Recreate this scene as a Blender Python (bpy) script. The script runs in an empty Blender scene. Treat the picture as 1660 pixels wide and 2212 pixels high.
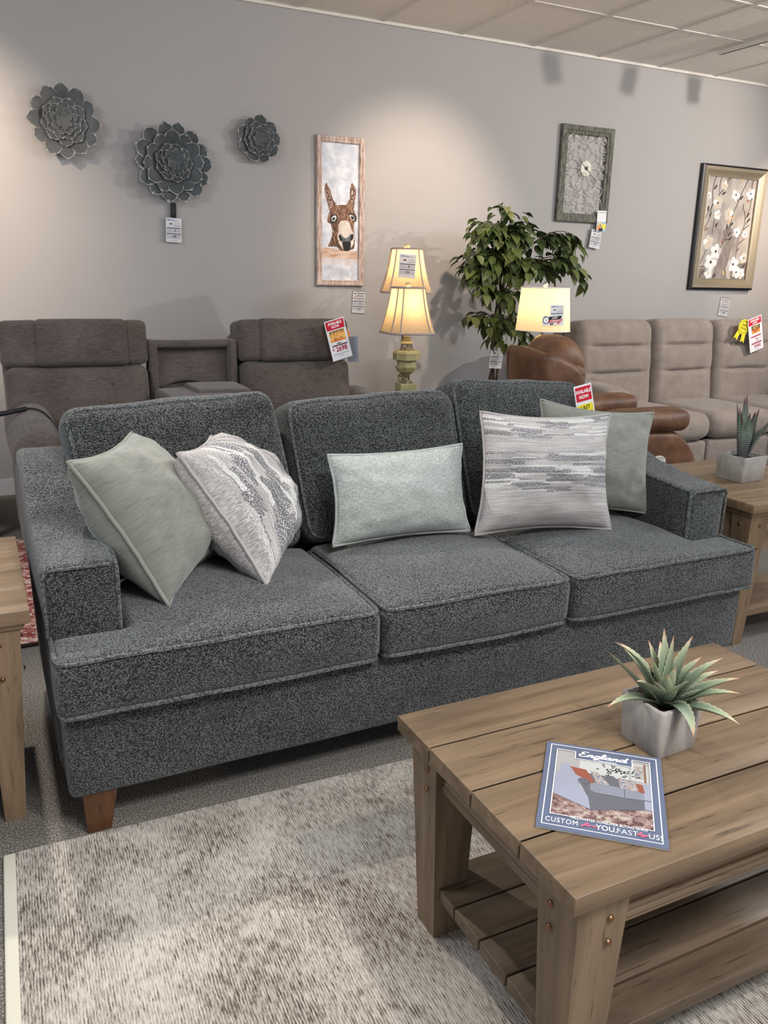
import bpy, bmesh, math, random
from math import sin, cos, pi, radians, sqrt, exp
from mathutils import Vector as V, Matrix, noise
random.seed(7)
scene = bpy.context.scene
COL = scene.collection
WALL_Y, CEIL_Z, CAM_Z = 5.657, 3.036, 1.3885

# ------------------------------------------------------------------ mesh builder
class M:
    def __init__(s):
        s.v, s.f, s.fm, s.uv = [], [], [], []
    def add(s, verts, faces, mat=None, uvs=None):
        b = len(s.v)
        s.v += [V(p) for p in verts]
        s.uv += list(uvs) if uvs else [(0.0, 0.0)] * len(verts)
        for f in faces:
            s.f.append([b + i for i in f]); s.fm.append(mat)
        return s
    def box(s, c, size, mat=None, rz=0, taper=1.0):
        x, y, z = [d / 2 for d in size]
        pts = []
        for dz in (-1, 1):
            t = taper if dz < 0 else 1
            for dx, dy in ((-1, -1), (1, -1), (1, 1), (-1, 1)):
                q = V((dx * x * t, dy * y * t, dz * z))
                if rz: q = Matrix.Rotation(rz, 3, 'Z') @ q
                pts.append(V(c) + q)
        return s.add(pts, [(3, 2, 1, 0), (4, 5, 6, 7), (0, 1, 5, 4), (1, 2, 6, 5), (2, 3, 7, 6), (3, 0, 4, 7)], mat)
    def rbox(s, size, r, fn=None, ns=3, ni=5, bulge=(0, 0, 0), mat=None):
        h = [d / 2 for d in size]
        r = min(r, min(h) * .98)
        nis = ni if isinstance(ni, (tuple, list)) else (ni,) * 3
        def samples(a):
            e = [h[a] - r + r * math.tan(radians(45) * k / ns) for k in range(ns, -1, -1)]
            n = nis[a]; lo = h[a] - r
            mid = [lo - 2 * lo * (k + 1) / (n + 1) for k in range(n)]
            return sorted([-q for q in e] + mid + e)
        S = [samples(a) for a in range(3)]
        def pt(p):
            i = V([max(-(h[a] - r), min(h[a] - r, p[a])) for a in range(3)])
            d = V(p) - i
            if d.length > 1e-9: d = d.normalized() * r
            q = i + d
            return fn(bulged(q, h, bulge)) if fn else bulged(q, h, bulge)
        for a in range(3):
            b, c = (a + 1) % 3, (a + 2) % 3
            for sg in (-1, 1):
                pts, fs = [], []
                nb, nc = len(S[b]), len(S[c])
                for u in S[b]:
                    for w in S[c]:
                        p = [0, 0, 0]; p[a] = sg * h[a]; p[b] = u; p[c] = w
                        pts.append(pt(p))
                for i in range(nb - 1):
                    for j in range(nc - 1):
                        q = (i * nc + j, (i + 1) * nc + j, (i + 1) * nc + j + 1, i * nc + j + 1)
                        fs.append(q if sg > 0 else q[::-1])
                s.add(pts, fs, mat)
        return s
    def grid(s, fn, nu, nv, mat=None, cu=False, cv=False, uvf=None):
        pts, uvs = [], []
        for i in range(nu):
            for j in range(nv):
                pts.append(fn(i, j)); uvs.append(uvf(i, j) if uvf else (i / max(1, nu - 1), j / max(1, nv - 1)))
        fs = []
        for i in range(nu if cu else nu - 1):
            for j in range(nv if cv else nv - 1):
                i2, j2 = (i + 1) % nu, (j + 1) % nv
                fs.append((i * nv + j, i2 * nv + j, i2 * nv + j2, i * nv + j2))
        return s.add(pts, fs, mat, uvs)
    def tube(s, path, r, seg=8, closed=False, mat=None, cap=True):
        P = [V(p) for p in path]; n = len(P)
        rs = r if isinstance(r, (list, tuple)) else [r] * n
        up = None; rings = []
        for i in range(n):
            t = (P[(i + 1) % n] - P[i - 1]) if (closed or 0 < i < n - 1) else (P[1] - P[0] if i == 0 else P[-1] - P[-2])
            if t.length < 1e-9: t = V((0, 0, 1))
            t.normalize()
            if up is None:
                up = V((0, 0, 1)) if abs(t.z) < .9 else V((1, 0, 0))
            a = up - t * up.dot(t)
            if a.length < 1e-6: a = t.orthogonal()
            a.normalize(); up = a; b = t.cross(a)
            rings.append([P[i] + (a * cos(2 * pi * k / seg) + b * sin(2 * pi * k / seg)) * rs[i] for k in range(seg)])
        pts = [q for rg in rings for q in rg]; fs = []
        for i in range(n if closed else n - 1):
            i2 = (i + 1) % n
            for k in range(seg):
                k2 = (k + 1) % seg
                fs.append((i * seg + k, i * seg + k2, i2 * seg + k2, i2 * seg + k))
        if cap and not closed:
            fs.append(tuple(range(seg))[::-1]); fs.append(tuple((n - 1) * seg + k for k in range(seg)))
        return s.add(pts, fs, mat)
    def lathe(s, prof, c=(0, 0, 0), seg=24, mat=None, shape=None, rot=0):
        n = len(prof); pts = []
        for r, z in prof:
            for k in range(seg):
                a = 2 * pi * k / seg + rot
                m = shape(k) if shape else 1
                pts.append(V(c) + V((r * m * cos(a), r * m * sin(a), z)))
        fs = []
        for i in range(n - 1):
            for k in range(seg):
                k2 = (k + 1) % seg
                fs.append((i * seg + k, i * seg + k2, (i + 1) * seg + k2, (i + 1) * seg + k))
        if prof[0][0] > 1e-5: fs.append(tuple(range(seg))[::-1])
        if prof[-1][0] > 1e-5: fs.append(tuple((n - 1) * seg + k for k in range(seg)))
        return s.add(pts, fs, mat)
    def prism(s, poly, axis, a0, a1, mat=None):
        # poly: 2-D outline in the two axes other than 'axis' (order x,y,z), extruded a0..a1
        def mk(p, a):
            if axis == 'x': return (a, p[0], p[1])
            if axis == 'y': return (p[0], a, p[1])
            return (p[0], p[1], a)
        n = len(poly)
        pts = [mk(p, a0) for p in poly] + [mk(p, a1) for p in poly]
        fs = [tuple(range(n))[::-1], tuple(range(n, 2 * n))] + [(i, (i + 1) % n, n + (i + 1) % n, n + i) for i in range(n)]
        return s.add(pts, fs, mat)
    def ball(s, c, r, mat=None, n=8, sc=(1, 1, 1)):
        return s.lathe([(max(1e-6, r * sin(pi * i / n)) * sc[0], -r * cos(pi * i / n) * sc[2]) for i in range(n + 1)], c, n + 4, mat)

def bulged(p, h, bl):
    q = V(p)
    for a in range(3):
        if bl[a]:
            b, c = (a + 1) % 3, (a + 2) % 3
            w = max(0, 1 - (p[b] / h[b]) ** 2) * max(0, 1 - (p[c] / h[c]) ** 2)
            q[a] += bl[a] * w * p[a] / h[a]
    return q

MATS = {}
def link(o): COL.objects.link(o); return o
ROOT = {}
def meshdata(name, mb, mat, inv=None, smooth=False, weld=True):
    me = bpy.data.meshes.new(name)
    vs = [inv @ p for p in mb.v] if inv is not None else mb.v
    me.from_pydata([tuple(p) for p in vs], [], mb.f)
    names = []
    for m in mb.fm:
        k = m or mat
        if k not in names: names.append(k)
    for k in names: me.materials.append(MATS[k])
    ul = me.uv_layers.new(name='UVMap')
    for poly in me.polygons:
        poly.material_index = names.index(mb.fm[poly.index] or mat)
        poly.use_smooth = smooth
        for li in poly.loop_indices: ul.data[li].uv = mb.uv[me.loops[li].vertex_index]
    bm = bmesh.new(); bm.from_mesh(me)
    if weld: bmesh.ops.remove_doubles(bm, verts=bm.verts, dist=1e-5)
    bmesh.ops.recalc_face_normals(bm, faces=bm.faces)
    if smooth:
        for e in bm.edges:
            if len(e.link_faces) == 2 and e.calc_face_angle(0) > radians(52): e.smooth = False
    bm.to_mesh(me); bm.free(); me.update()
    return me
def tag(o, label=None, cat=None, group=None, kind=None):
    if label: o['label'] = label
    if cat: o['category'] = cat
    if group: o['group'] = group
    if kind: o['kind'] = kind
    return o
def thing(name, label, cat, loc=(0, 0, 0), rz=0, group=None, rot=None):
    o = bpy.data.objects.new(name, None); link(o)
    o.empty_display_size = .05
    o.location = loc
    o.rotation_euler = rot if rot else (0, 0, rz)
    ROOT[o] = Matrix.Translation(loc) @ (o.rotation_euler.to_matrix().to_4x4())
    return tag(o, label, cat, group)
def part(name, mb, mat, parent, local=False, smooth=False, label=None, kind=None):
    r = parent
    while r.parent: r = r.parent
    inv = None if local else (ROOT[r].inverted() if r in ROOT else None)
    o = bpy.data.objects.new(name, meshdata(name, mb, mat, inv, smooth)); link(o)
    o.parent = parent
    return tag(o, label, kind=kind)
def single(name, mb, mat, label, cat, loc=(0, 0, 0), rot=(0, 0, 0), smooth=False, group=None, local=False):
    o = bpy.data.objects.new(name, None if False else meshdata(name, mb, mat, None, smooth))
    mt = Matrix.Translation(loc) @ V(rot).to_track_quat('X', 'Z').to_matrix().to_4x4() if False else None
    link(o); o.location = loc; o.rotation_euler = rot
    m4 = Matrix.Translation(loc) @ o.rotation_euler.to_matrix().to_4x4()
    ROOT[o] = m4
    if not local: o.data.transform(m4.inverted())
    return tag(o, label, cat, group)
def struct(name, mb, mat, smooth=False):
    o = bpy.data.objects.new(name, meshdata(name, mb, mat, None, smooth)); link(o)
    o['kind'] = 'structure'
    return o

# ------------------------------------------------------------------ lettering
def text_mesh(txt, size, bold=0.0, shear=0.0, space=1.0, align='CENTER'):
    cu = bpy.data.curves.new('lettering', 'FONT')
    cu.body = txt; cu.size = size; cu.offset = bold * size; cu.shear = shear; cu.space_character = space
    cu.align_x = align; cu.align_y = 'CENTER'; cu.resolution_u = 3
    o = bpy.data.objects.new('lettering', cu); link(o)
    dg = bpy.context.evaluated_depsgraph_get()
    me = bpy.data.meshes.new_from_object(o.evaluated_get(dg))
    vs = [V(v.co) for v in me.vertices]; fs = [tuple(p.vertices) for p in me.polygons]
    bpy.data.objects.remove(o); bpy.data.curves.remove(cu); bpy.data.meshes.remove(me)
    return vs, fs
class Print(M):
    """flat ink on a face: local x right, z up, ink lies at y = -lift"""
    def __init__(s, y=0.0, plane='xz'):
        super().__init__(); s.y = y; s.cnt = 0; s.plane = plane
    def P(s, a, b, l):
        s.cnt += 1
        d = .00012 * l + .0003 + 1.5e-6 * (s.cnt % 60)
        return (a, s.y - d, b) if s.plane == 'xz' else (a, b, s.y + d)
    def poly(s, pts, mat, l=1):
        a = sum(pts[i][0] * pts[(i + 1) % len(pts)][1] - pts[(i + 1) % len(pts)][0] * pts[i][1] for i in range(len(pts)))
        if a < 0: pts = pts[::-1]
        return s.add([s.P(a, b, l) for a, b in pts], [tuple(range(len(pts)))], mat, [(a, b) for a, b in pts])
    def rect(s, x0, z0, x1, z1, mat, l=1):
        return s.poly([(x0, z0), (x1, z0), (x1, z1), (x0, z1)], mat, l)
    def frame(s, x0, z0, x1, z1, w, mat, l=1):
        s.rect(x0, z0, x1, z0 + w, mat, l); s.rect(x0, z1 - w, x1, z1, mat, l)
        s.rect(x0, z0 + w, x0 + w, z1 - w, mat, l); s.rect(x1 - w, z0 + w, x1, z1 - w, mat, l)
        return s
    def oval(s, x, z, rx, rz, mat, l=1, n=20, rot=0):
        return s.poly([(x + rx * cos(2 * pi * k / n) * cos(rot) - rz * sin(2 * pi * k / n) * sin(rot),
                        z + rx * cos(2 * pi * k / n) * sin(rot) + rz * sin(2 * pi * k / n) * cos(rot)) for k in range(n)], mat, l)
    def line(s, pts, w, mat, l=1):
        n = len(pts); L, R = [], []
        ws = w if isinstance(w, (list, tuple)) else [w] * n
        for i in range(n):
            a, b = pts[max(0, i - 1)], pts[min(n - 1, i + 1)]
            d = V((b[0] - a[0], b[1] - a[1]))
            d = d.normalized() if d.length > 1e-9 else V((1, 0))
            nx, nz = -d.y, d.x
            L.append((pts[i][0] + nx * ws[i] / 2, pts[i][1] + nz * ws[i] / 2)); R.append((pts[i][0] - nx * ws[i] / 2, pts[i][1] - nz * ws[i] / 2))
        vs = [s.P(a, b, l) for a, b in L] + [s.P(a, b, l) for a, b in R]
        return s.add(vs, [(i, n + i, n + i + 1, i + 1) for i in range(n - 1)], mat, L + R)
    def text(s, txt, x, z, size, mat, l=2, bold=0, shear=0, space=1.0, sx=1.0, align='CENTER', rot=0):
        vs, fs = text_mesh(txt, size, bold, shear, space, align)
        c, sn = cos(rot), sin(rot)
        pts = [(x + (v.x * sx) * c - v.y * sn, z + (v.x * sx) * sn + v.y * c) for v in vs]
        return s.add([s.P(a, b, l) for a, b in pts], fs, mat, pts)
    def squiggle(s, x0, x1, z, h, mat, l=1, n=9, seed=0):
        rr = random.Random(seed); x = x0
        while x < x1:
            w = h * rr.uniform(.5, 1.6)
            s.rect(x, z - h / 2, min(x1, x + w), z + h / 2, mat, l); x += w + h * .35
        return s
def smooth_path(pts, k=6):
    out = []; n = len(pts)
    for i in range(n - 1):
        p0, p1, p2, p3 = [V(pts[max(0, min(n - 1, i + d))]) for d in (-1, 0, 1, 2)]
        for j in range(k):
            t = j / k
            out.append(.5 * ((2 * p1) + (p2 - p0) * t + (2 * p0 - 5 * p1 + 4 * p2 - p3) * t * t + (3 * p1 - p0 - 3 * p2 + p3) * t ** 3))
    out.append(V(pts[-1]))
    return out

# ------------------------------------------------------------------ materials
class N:
    def __init__(s, name, rough=.6, spec=.3):
        s.m = bpy.data.materials.new(name); s.m.use_nodes = True
        s.t = s.m.node_tree; s.b = s.t.nodes['Principled BSDF']
        s.b.inputs['Roughness'].default_value = rough
        s.b.inputs['Specular IOR Level'].default_value = spec
        MATS[name] = s.m
    def n(s, typ, **kw):
        nd = s.t.nodes.new(typ)
        for k, v in kw.items():
            if k in nd.inputs: s.set(nd.inputs[k], v)
            else: setattr(nd, k, v)
        return nd
    def set(s, inp, v):
        if hasattr(v, 'is_output') or isinstance(v, bpy.types.NodeSocket): s.t.links.new(v, inp)
        else: inp.default_value = v
    def coord(s, kind='Object', scale=(1, 1, 1), rot=(0, 0, 0), loc=(0, 0, 0)):
        tc = s.n('ShaderNodeTexCoord'); mp = s.n('ShaderNodeMapping')
        s.t.links.new(tc.outputs[kind], mp.inputs[0])
        mp.inputs['Scale'].default_value = scale; mp.inputs['Rotation'].default_value = rot; mp.inputs['Location'].default_value = loc
        return mp.outputs[0]
    def noise(s, vec, scale, detail=2, rough=.5, dist=0):
        nd = s.n('ShaderNodeTexNoise'); s.t.links.new(vec, nd.inputs['Vector'])
        nd.inputs['Scale'].default_value = scale; nd.inputs['Detail'].default_value = detail
        nd.inputs['Roughness'].default_value = rough; nd.inputs['Distortion'].default_value = dist
        return nd.outputs['Fac']
    def voro(s, vec, scale, feat='F1', out='Distance', rnd=1.0):
        nd = s.n('ShaderNodeTexVoronoi'); nd.feature = feat
        s.t.links.new(vec, nd.inputs['Vector']); nd.inputs['Scale'].default_value = scale
        nd.inputs['Randomness'].default_value = rnd
        return nd.outputs[out]
    def ramp(s, fac, stops, interp='LINEAR'):
        nd = s.n('ShaderNodeValToRGB'); s.t.links.new(fac, nd.inputs[0]); cr = nd.color_ramp; cr.interpolation = interp
        while len(cr.elements) < len(stops): cr.elements.new(.5)
        for e, (p, c) in zip(cr.elements, stops):
            e.position = p; e.color = (c, c, c, 1) if isinstance(c, (int, float)) else (*c, 1)
        return nd.outputs[0]
    def mix(s, fac, a, b, mode='MIX'):
        nd = s.n('ShaderNodeMix'); nd.data_type = 'RGBA'; nd.blend_type = mode
        for inp, v in ((nd.inputs[0], fac), (nd.inputs[6], a), (nd.inputs[7], b)):
            if isinstance(v, bpy.types.NodeSocket): s.t.links.new(v, inp)
            elif isinstance(v, (tuple, list)): inp.default_value = (*v, 1)
            else: inp.default_value = v if inp.type == 'VALUE' else (v, v, v, 1)
        return nd.outputs[2]
    def math(s, op, a, b=0.0):
        nd = s.n('ShaderNodeMath'); nd.operation = op
        s.set(nd.inputs[0], a); s.set(nd.inputs[1], b)
        return nd.outputs[0]
    def color(s, c):
        s.set(s.b.inputs['Base Color'], c if isinstance(c, bpy.types.NodeSocket) else (*c, 1)); return s
    def bump(s, h, strength=.3, dist=.002):
        nd = s.n('ShaderNodeBump'); nd.inputs['Strength'].default_value = strength; nd.inputs['Distance'].default_value = dist
        s.t.links.new(h, nd.inputs['Height']); s.t.links.new(nd.outputs[0], s.b.inputs['Normal']); return s
def plain(name, c, rough=.6, spec=.3, metal=0):
    k = N(name, rough, spec).color(c); k.b.inputs['Metallic'].default_value = metal
    return k
def hexc(h):
    o = []
    for i in (0, 2, 4):
        c = int(h[i:i + 2], 16) / 255
        o.append(c / 12.92 if c <= .04045 else ((c + .055) / 1.055) ** 2.4)
    return tuple(o)

# setting
k = N('wall_paint', .75, .2); c = k.coord()
k.color(k.ramp(k.noise(c, 1.2, 3), [(.3, (.385, .365, .355)), (.7, (.405, .385, .375))])); k.bump(k.noise(c, 90, 3), .12, .002)
k = N('ceiling_tile', .9, .1); c = k.coord()
sp = k.ramp(k.noise(c, 70, 3, .6), [(.36, .62), (.44, 1)])
k.color(k.mix(sp, (.60, .54, .48), (.86, .82, .77))); k.bump(sp, .5, .004)
plain('white_metal', (.72, .68, .63), .45)
plain('trim_paint', (.62, .6, .6), .5)
k = N('carpet', .95, .05); c = k.coord()
v1 = k.noise(c, 230, 2, .7); v2 = k.noise(c, 3, 2)
kc = k.ramp(v1, [(.34, (.045, .041, .037)), (.5, (.165, .148, .130)), (.64, (.50, .455, .40))])
k.color(k.mix(.25, kc, k.ramp(v2, [(.3, (.10, .092, .083)), (.7, (.20, .18, .16))]))); k.bump(v1, .8, .006)

# upholstery
def tweed(name, dark, mid, light, scale=165, rough=.9, streak=1.0, squash=(1, 1, 1)):
    k = N(name, rough, .12); c = k.coord(scale=squash)
    d = k.voro(c, scale, rnd=1.0); big = k.noise(c, 9, 3, .6); fine = k.noise(c, scale * .45, 2, .6)
    f = k.math('ADD', k.math('MULTIPLY', d, -1.15), k.math('ADD', k.math('MULTIPLY', fine, .34), k.math('MULTIPLY', big, .24 * streak)))
    f = k.math('ADD', f, .60)
    k.color(k.ramp(f, [(.14, dark), (.40, mid), (.80, light)]))
    k.bump(k.math('MULTIPLY', d, -1), .75, .004)
    k.b.inputs['Sheen Weight'].default_value = .25; k.b.inputs['Sheen Roughness'].default_value = .5
    return k
tweed('slate_tweed', (.012, .013, .013), (.057, .059, .058), (.200, .204, .196), 240, squash=(.85, 1, 1.22))
k = N('slate_piping', .9, .12); c = k.coord(); d = k.noise(c, 160, 2, .6)
k.color(k.ramp(d, [(.35, (.033, .035, .035)), (.65, (.160, .165, .160))])); k.bump(d, .6, .003)
def brushed(name, a, b, scale=(6, 6, 60), rough=.85, bumps=.2, ns=4.0):
    k = N(name, rough, .15); c = k.coord(scale=scale)
    f = k.noise(c, ns, 4, .65); c2 = k.coord(); g = k.noise(c2, 5, 3)
    k.color(k.mix(.35, k.ramp(f, [(.32, a), (.68, b)]), k.ramp(g, [(.3, a), (.7, b)])))
    k.bump(f, bumps, .003); k.b.inputs['Sheen Weight'].default_value = .2
    return k
brushed('umber_fabric', (.042, .033, .028), (.165, .132, .115), (8, 8, 90), .9, .5)
brushed('taupe_suede', (.205, .165, .138), (.30, .247, .212), (3, 3, 3), .8, .1)
k = N('saddle_leather', .5, .4); c = k.coord()
f = k.noise(c, 6, 5, .65); g = k.voro(c, 140)
k.color(k.ramp(f, [(.3, (.060, .026, .013)), (.5, (.135, .060, .029)), (.72, (.235, .115, .060))])); k.bump(g, .15, .003)
k = N('sage_velvet', .85, .15)
s1 = k.noise(k.coord('UV', scale=(14, 130, 1)), 1, 4, .7); s2 = k.noise(k.coord('UV', scale=(5, 7, 1)), 1, 3, .6)
k.color(k.mix(.42, k.ramp(s1, [(.34, (.128, .130, .108)), (.66, (.262, .264, .226))]), k.ramp(s2, [(.3, (.130, .134, .113)), (.7, (.27, .274, .238))]))); k.bump(s1, .3, .002); k.b.inputs['Sheen Weight'].default_value = .25
plain('sage_piping', (.24, .245, .21), .8)
# woven seafoam lumbar
k = N('seafoam_weave', .9, .1); c = k.coord('UV', scale=(1, 1, 1))
w1 = k.noise(k.coord('UV', scale=(26, 190, 1)), 1, 2, .6); w2 = k.noise(k.coord('UV', scale=(150, 30, 1)), 1, 2, .6)
k.color(k.mix(.5, k.ramp(w1, [(.35, (.24, .26, .245)), (.55, (.40, .425, .40)), (.68, (.70, .72, .68))]), k.ramp(w2, [(.4, (.25, .27, .25)), (.62, (.50, .52, .475))])))
k.bump(w1, .5, .003)
# patterned stripe-block cushion
k = N('striped_weave', .9, .1)
def stripes(k, sx, sz, thr, seedloc):
    c = k.coord('UV', scale=(sx, sz, 1), loc=seedloc)
    nd = k.n('ShaderNodeTexVoronoi'); nd.distance = 'CHEBYCHEV'; nd.feature = 'F1'
    k.t.links.new(c, nd.inputs['Vector']); nd.inputs['Scale'].default_value = 1; nd.inputs['Randomness'].default_value = .55
    sep = k.n('ShaderNodeSeparateColor'); k.t.links.new(nd.outputs['Color'], sep.inputs[0])
    return k.ramp(sep.outputs[0], [(thr - .01, 0), (thr, 1)], 'LINEAR'), sep.outputs[1]
a1, b1 = stripes(k, 4, 26, .55, (0, 0, 0)); a2, b2 = stripes(k, 3.2, 60, .72, (3.3, 1.7, 0)); a3, b3 = stripes(k, 4.5, 44, .8, (9.1, 4.2, 0))
speck = k.noise(k.coord('UV', scale=(150, 150, 1)), 1, 2, .7)
sepu = k.n('ShaderNodeSeparateXYZ'); k.t.links.new(k.coord('UV'), sepu.inputs[0])
band = k.ramp(k.math('FRACT', k.math('ADD', k.math('MULTIPLY', sepu.outputs[1], 1.9), .22)), [(.0, 1), (.42, 1), (.50, 0), (.93, 0), (1, 1)])
band2 = k.ramp(sepu.outputs[1], [(.30, 0), (.34, 1), (.66, 1), (.70, 0), (.78, 0), (.82, 1), (1, 1)])
base = k.ramp(k.noise(k.coord('UV', scale=(3, 90, 1)), 1, 3, .7), [(.35, (.37, .345, .33)), (.55, (.51, .48, .455)), (.7, (.65, .62, .585))])
salt = k.ramp(speck, [(.42, (.045, .042, .055)), (.52, (.22, .21, .22)), (.62, (.7, .68, .66))])
m1 = k.math('MULTIPLY', a1, band2)
cc = k.mix(m1, base, salt)
cc = k.mix(k.math('MULTIPLY', a2, band2), cc, (.66, .645, .61))
cc = k.mix(k.math('MULTIPLY', k.math('MULTIPLY', a3, band2), k.ramp(speck, [(.45, 1), (.55, .2)])), cc, (.05, .045, .055))
k.color(k.mix(k.ramp(speck, [(.36, .62), (.56, 0)]), cc, (.16, .155, .165))); k.bump(speck, .5, .003)
plain('cream_piping', (.38, .355, .34), .9)

# rugs
k = N('rug_weave', .95, .05)
st = k.noise(k.coord(scale=(250, 34, 1)), 1, 3, .75); bl = k.noise(k.coord(scale=(1, .8, 1)), 7, 5, .65, .6); b2 = k.noise(k.coord(loc=(4, 7, 0)), 2.4, 3, .6)
fl = k.noise(k.coord(scale=(75, 26, 1), loc=(2, 1, 0)), 1, 2, .7)
f = k.math('ADD', k.math('ADD', k.math('MULTIPLY', st, .66), k.math('MULTIPLY', bl, .34)), k.math('ADD', k.math('MULTIPLY', b2, .22), k.math('MULTIPLY', fl, .22)))
wv = k.n('ShaderNodeTexWave'); wv.bands_direction = 'X'; k.t.links.new(k.coord(), wv.inputs[0]); wv.inputs['Scale'].default_value = 52; wv.inputs['Distortion'].default_value = 2.2; wv.inputs['Detail'].default_value = 2; wv.inputs['Detail Scale'].default_value = 1.4
f = k.math('ADD', f, k.math('MULTIPLY', k.math('SUBTRACT', wv.outputs[0], .5), .10))
k.color(k.ramp(f, [(.53, (.055, .044, .037)), (.62, (.165, .132, .108)), (.70, (.36, .315, .272)), (.83, (.545, .50, .44))]))
k.bump(st, .7, .005)
plain('rug_binding', (.56, .52, .43), .9)
k = N('red_rug_weave', .95, .05); c = k.coord(scale=(1, 1, 1))
k.color(k.ramp(k.noise(c, 38, 3, .7), [(.38, (.22, .045, .045)), (.5, (.42, .16, .13)), (.58, (.72, .55, .47))])); k.bump(k.noise(c, 120, 2), .6, .004)
plain('red_rug_edge', (.045, .022, .02), .9)

# woods
def wood(name, a, b, cdark, axis='x', scale=1.0, rough=.42, knots=True):
    k = N(name, rough, .35)
    sc = {'x': (1.6, 22, 22), 'y': (22, 1.6, 22), 'z': (22, 22, 1.6)}[axis]
    c = k.coord(scale=tuple(q * scale for q in sc))
    f = k.noise(c, 1.0, 5, .62, .6); g = k.noise(k.coord(scale=tuple(q * scale * 4 for q in sc)), 1.0, 3, .7)
    big = k.noise(k.coord(), 2.3, 3)
    col = k.ramp(k.math('ADD', k.math('MULTIPLY', f, .75), k.math('MULTIPLY', big, .25)), [(.34, a), (.62, b)])
    col = k.mix(k.ramp(g, [(.30, .75), (.40, 0)]), col, cdark)
    if knots:
        d = k.voro(k.coord(scale=(3.1, 6, 6) if axis == 'x' else (6, 3.1, 6) if axis == 'y' else (6, 6, 3)), 1.0)
        col = k.mix(k.ramp(d, [(.035, .8), (.075, 0)]), col, (.05, .03, .018))
    k.color(col); k.bump(g, .25, .002)
    return k
for ax in 'xyz':
    wood('oak_' + ax, (.094, .062, .036), (.192, .130, .078), (.045, .028, .016), ax)
    wood('pine_' + ax, (.130, .086, .050), (.235, .158, .095), (.075, .046, .026), ax, knots=False)
wood('shelf_oak', (.062, .041, .026), (.135, .093, .060), (.032, .020, .012), 'x')
plain('plank_gap', (.004, .003, .0025), 1, 0)
k = N('copper_nail', .35, .5).color((.19, .10, .05)); k.b.inputs['Metallic'].default_value = .8
wood('leg_walnut', (.07, .03, .014), (.125, .055, .026), (.04, .018, .01), 'z', rough=.3, knots=False)
wood('dark_wood', (.012, .008, .006), (.03, .018, .012), (.006, .004, .003), 'z', rough=.3, knots=False)
plain('black_plastic', (.012, .012, .014), .45)
plain('chrome', (.75, .72, .68), .15, .5, 1)
plain('cream_glaze', (.72, .66, .55), .25, .5)
plain('white_fabric', (.78, .76, .7), .8)
plain('mauve_trim', (.40, .33, .30), .8)
plain('soil', (.018, .013, .009), .95)
k = N('bark', .8, .2); f = k.noise(k.coord(scale=(30, 30, 8)), 2, 4); k.color(k.ramp(f, [(.35, (.030, .021, .016)), (.6, (.11, .08, .06))])); k.bump(f, .6, .004)
k = N('lamp_sage', .5, .4); k.color(k.ramp(k.noise(k.coord(), 12, 4), [(.3, (.27, .235, .10)), (.7, (.42, .365, .19))]))
plain('lamp_cream', (.58, .48, .26), .5, .4)
k = N('antique_bronze', .4, .5); f = k.noise(k.coord(scale=(60, 60, 20)), 2, 3); k.color(k.ramp(f, [(.4, (.05, .028, .016)), (.65, (.42, .33, .2))])); k.b.inputs['Metallic'].default_value = .3
def glow(name, base, trans, weave=0):
    k = N(name, .85, .1)
    tr = k.n('ShaderNodeBsdfTranslucent'); mx = k.n('ShaderNodeMixShader'); out = k.t.nodes['Material Output']
    k.color(base)
    if weave:
        f = k.noise(k.coord(scale=(40, 40, 160)), 2, 3, .7)
        col = k.ramp(f, [(.36, tuple(q * .72 for q in trans)), (.6, trans)])
        k.t.links.new(col, tr.inputs[0])
    else: tr.inputs[0].default_value = (*trans, 1)
    mx.inputs[0].default_value = .6
    k.t.links.new(k.b.outputs[0], mx.inputs[1]); k.t.links.new(tr.outputs[0], mx.inputs[2]); k.t.links.new(mx.outputs[0], out.inputs[0])
glow('linen_shade', (.62, .52, .38), (.80, .62, .38), 1)
glow('white_shade', (.78, .74, .66), (.86, .76, .56))
k = N('warm_bulb', .5); k.b.inputs['Emission Color'].default_value = (1, .72, .40, 1); k.b.inputs['Emission Strength'].default_value = 12
def leafmat(name, build, rough=.45, trans=.0):
    k = N(name, rough, .35); build(k)
    return k
k = N('ficus_leaf', .42, .35); s = k.n('ShaderNodeSeparateXYZ'); k.t.links.new(k.coord('UV'), s.inputs[0])
col = k.ramp(s.outputs[0], [(0, (.026, .042, .013)), (.5, (.058, .085, .022)), (.85, (.10, .128, .034)), (1, (.16, .17, .06))])
rib = k.ramp(k.math('ABSOLUTE', k.math('SUBTRACT', s.outputs[1], .5)), [(.0, 1), (.05, 0)])
k.color(k.mix(k.math('MULTIPLY', rib, .4), col, (.16, .18, .07)))
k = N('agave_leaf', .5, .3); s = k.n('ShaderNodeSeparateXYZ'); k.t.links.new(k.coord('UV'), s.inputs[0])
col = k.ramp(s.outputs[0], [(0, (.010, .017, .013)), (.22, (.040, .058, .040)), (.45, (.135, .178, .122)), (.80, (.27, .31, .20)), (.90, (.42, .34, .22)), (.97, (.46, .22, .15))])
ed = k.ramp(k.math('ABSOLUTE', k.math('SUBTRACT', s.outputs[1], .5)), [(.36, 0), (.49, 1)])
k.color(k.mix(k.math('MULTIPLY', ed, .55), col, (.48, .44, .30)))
k = N('zebra_leaf', .4, .4); s = k.n('ShaderNodeSeparateXYZ'); k.t.links.new(k.coord('UV'), s.inputs[0])
col = k.ramp(s.outputs[0], [(0, (.03, .028, .03)), (.3, (.045, .06, .05)), (.6, (.10, .15, .10)), (.82, (.10, .12, .09)), (.92, (.11, .04, .05)), (1, (.09, .02, .03))])
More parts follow.
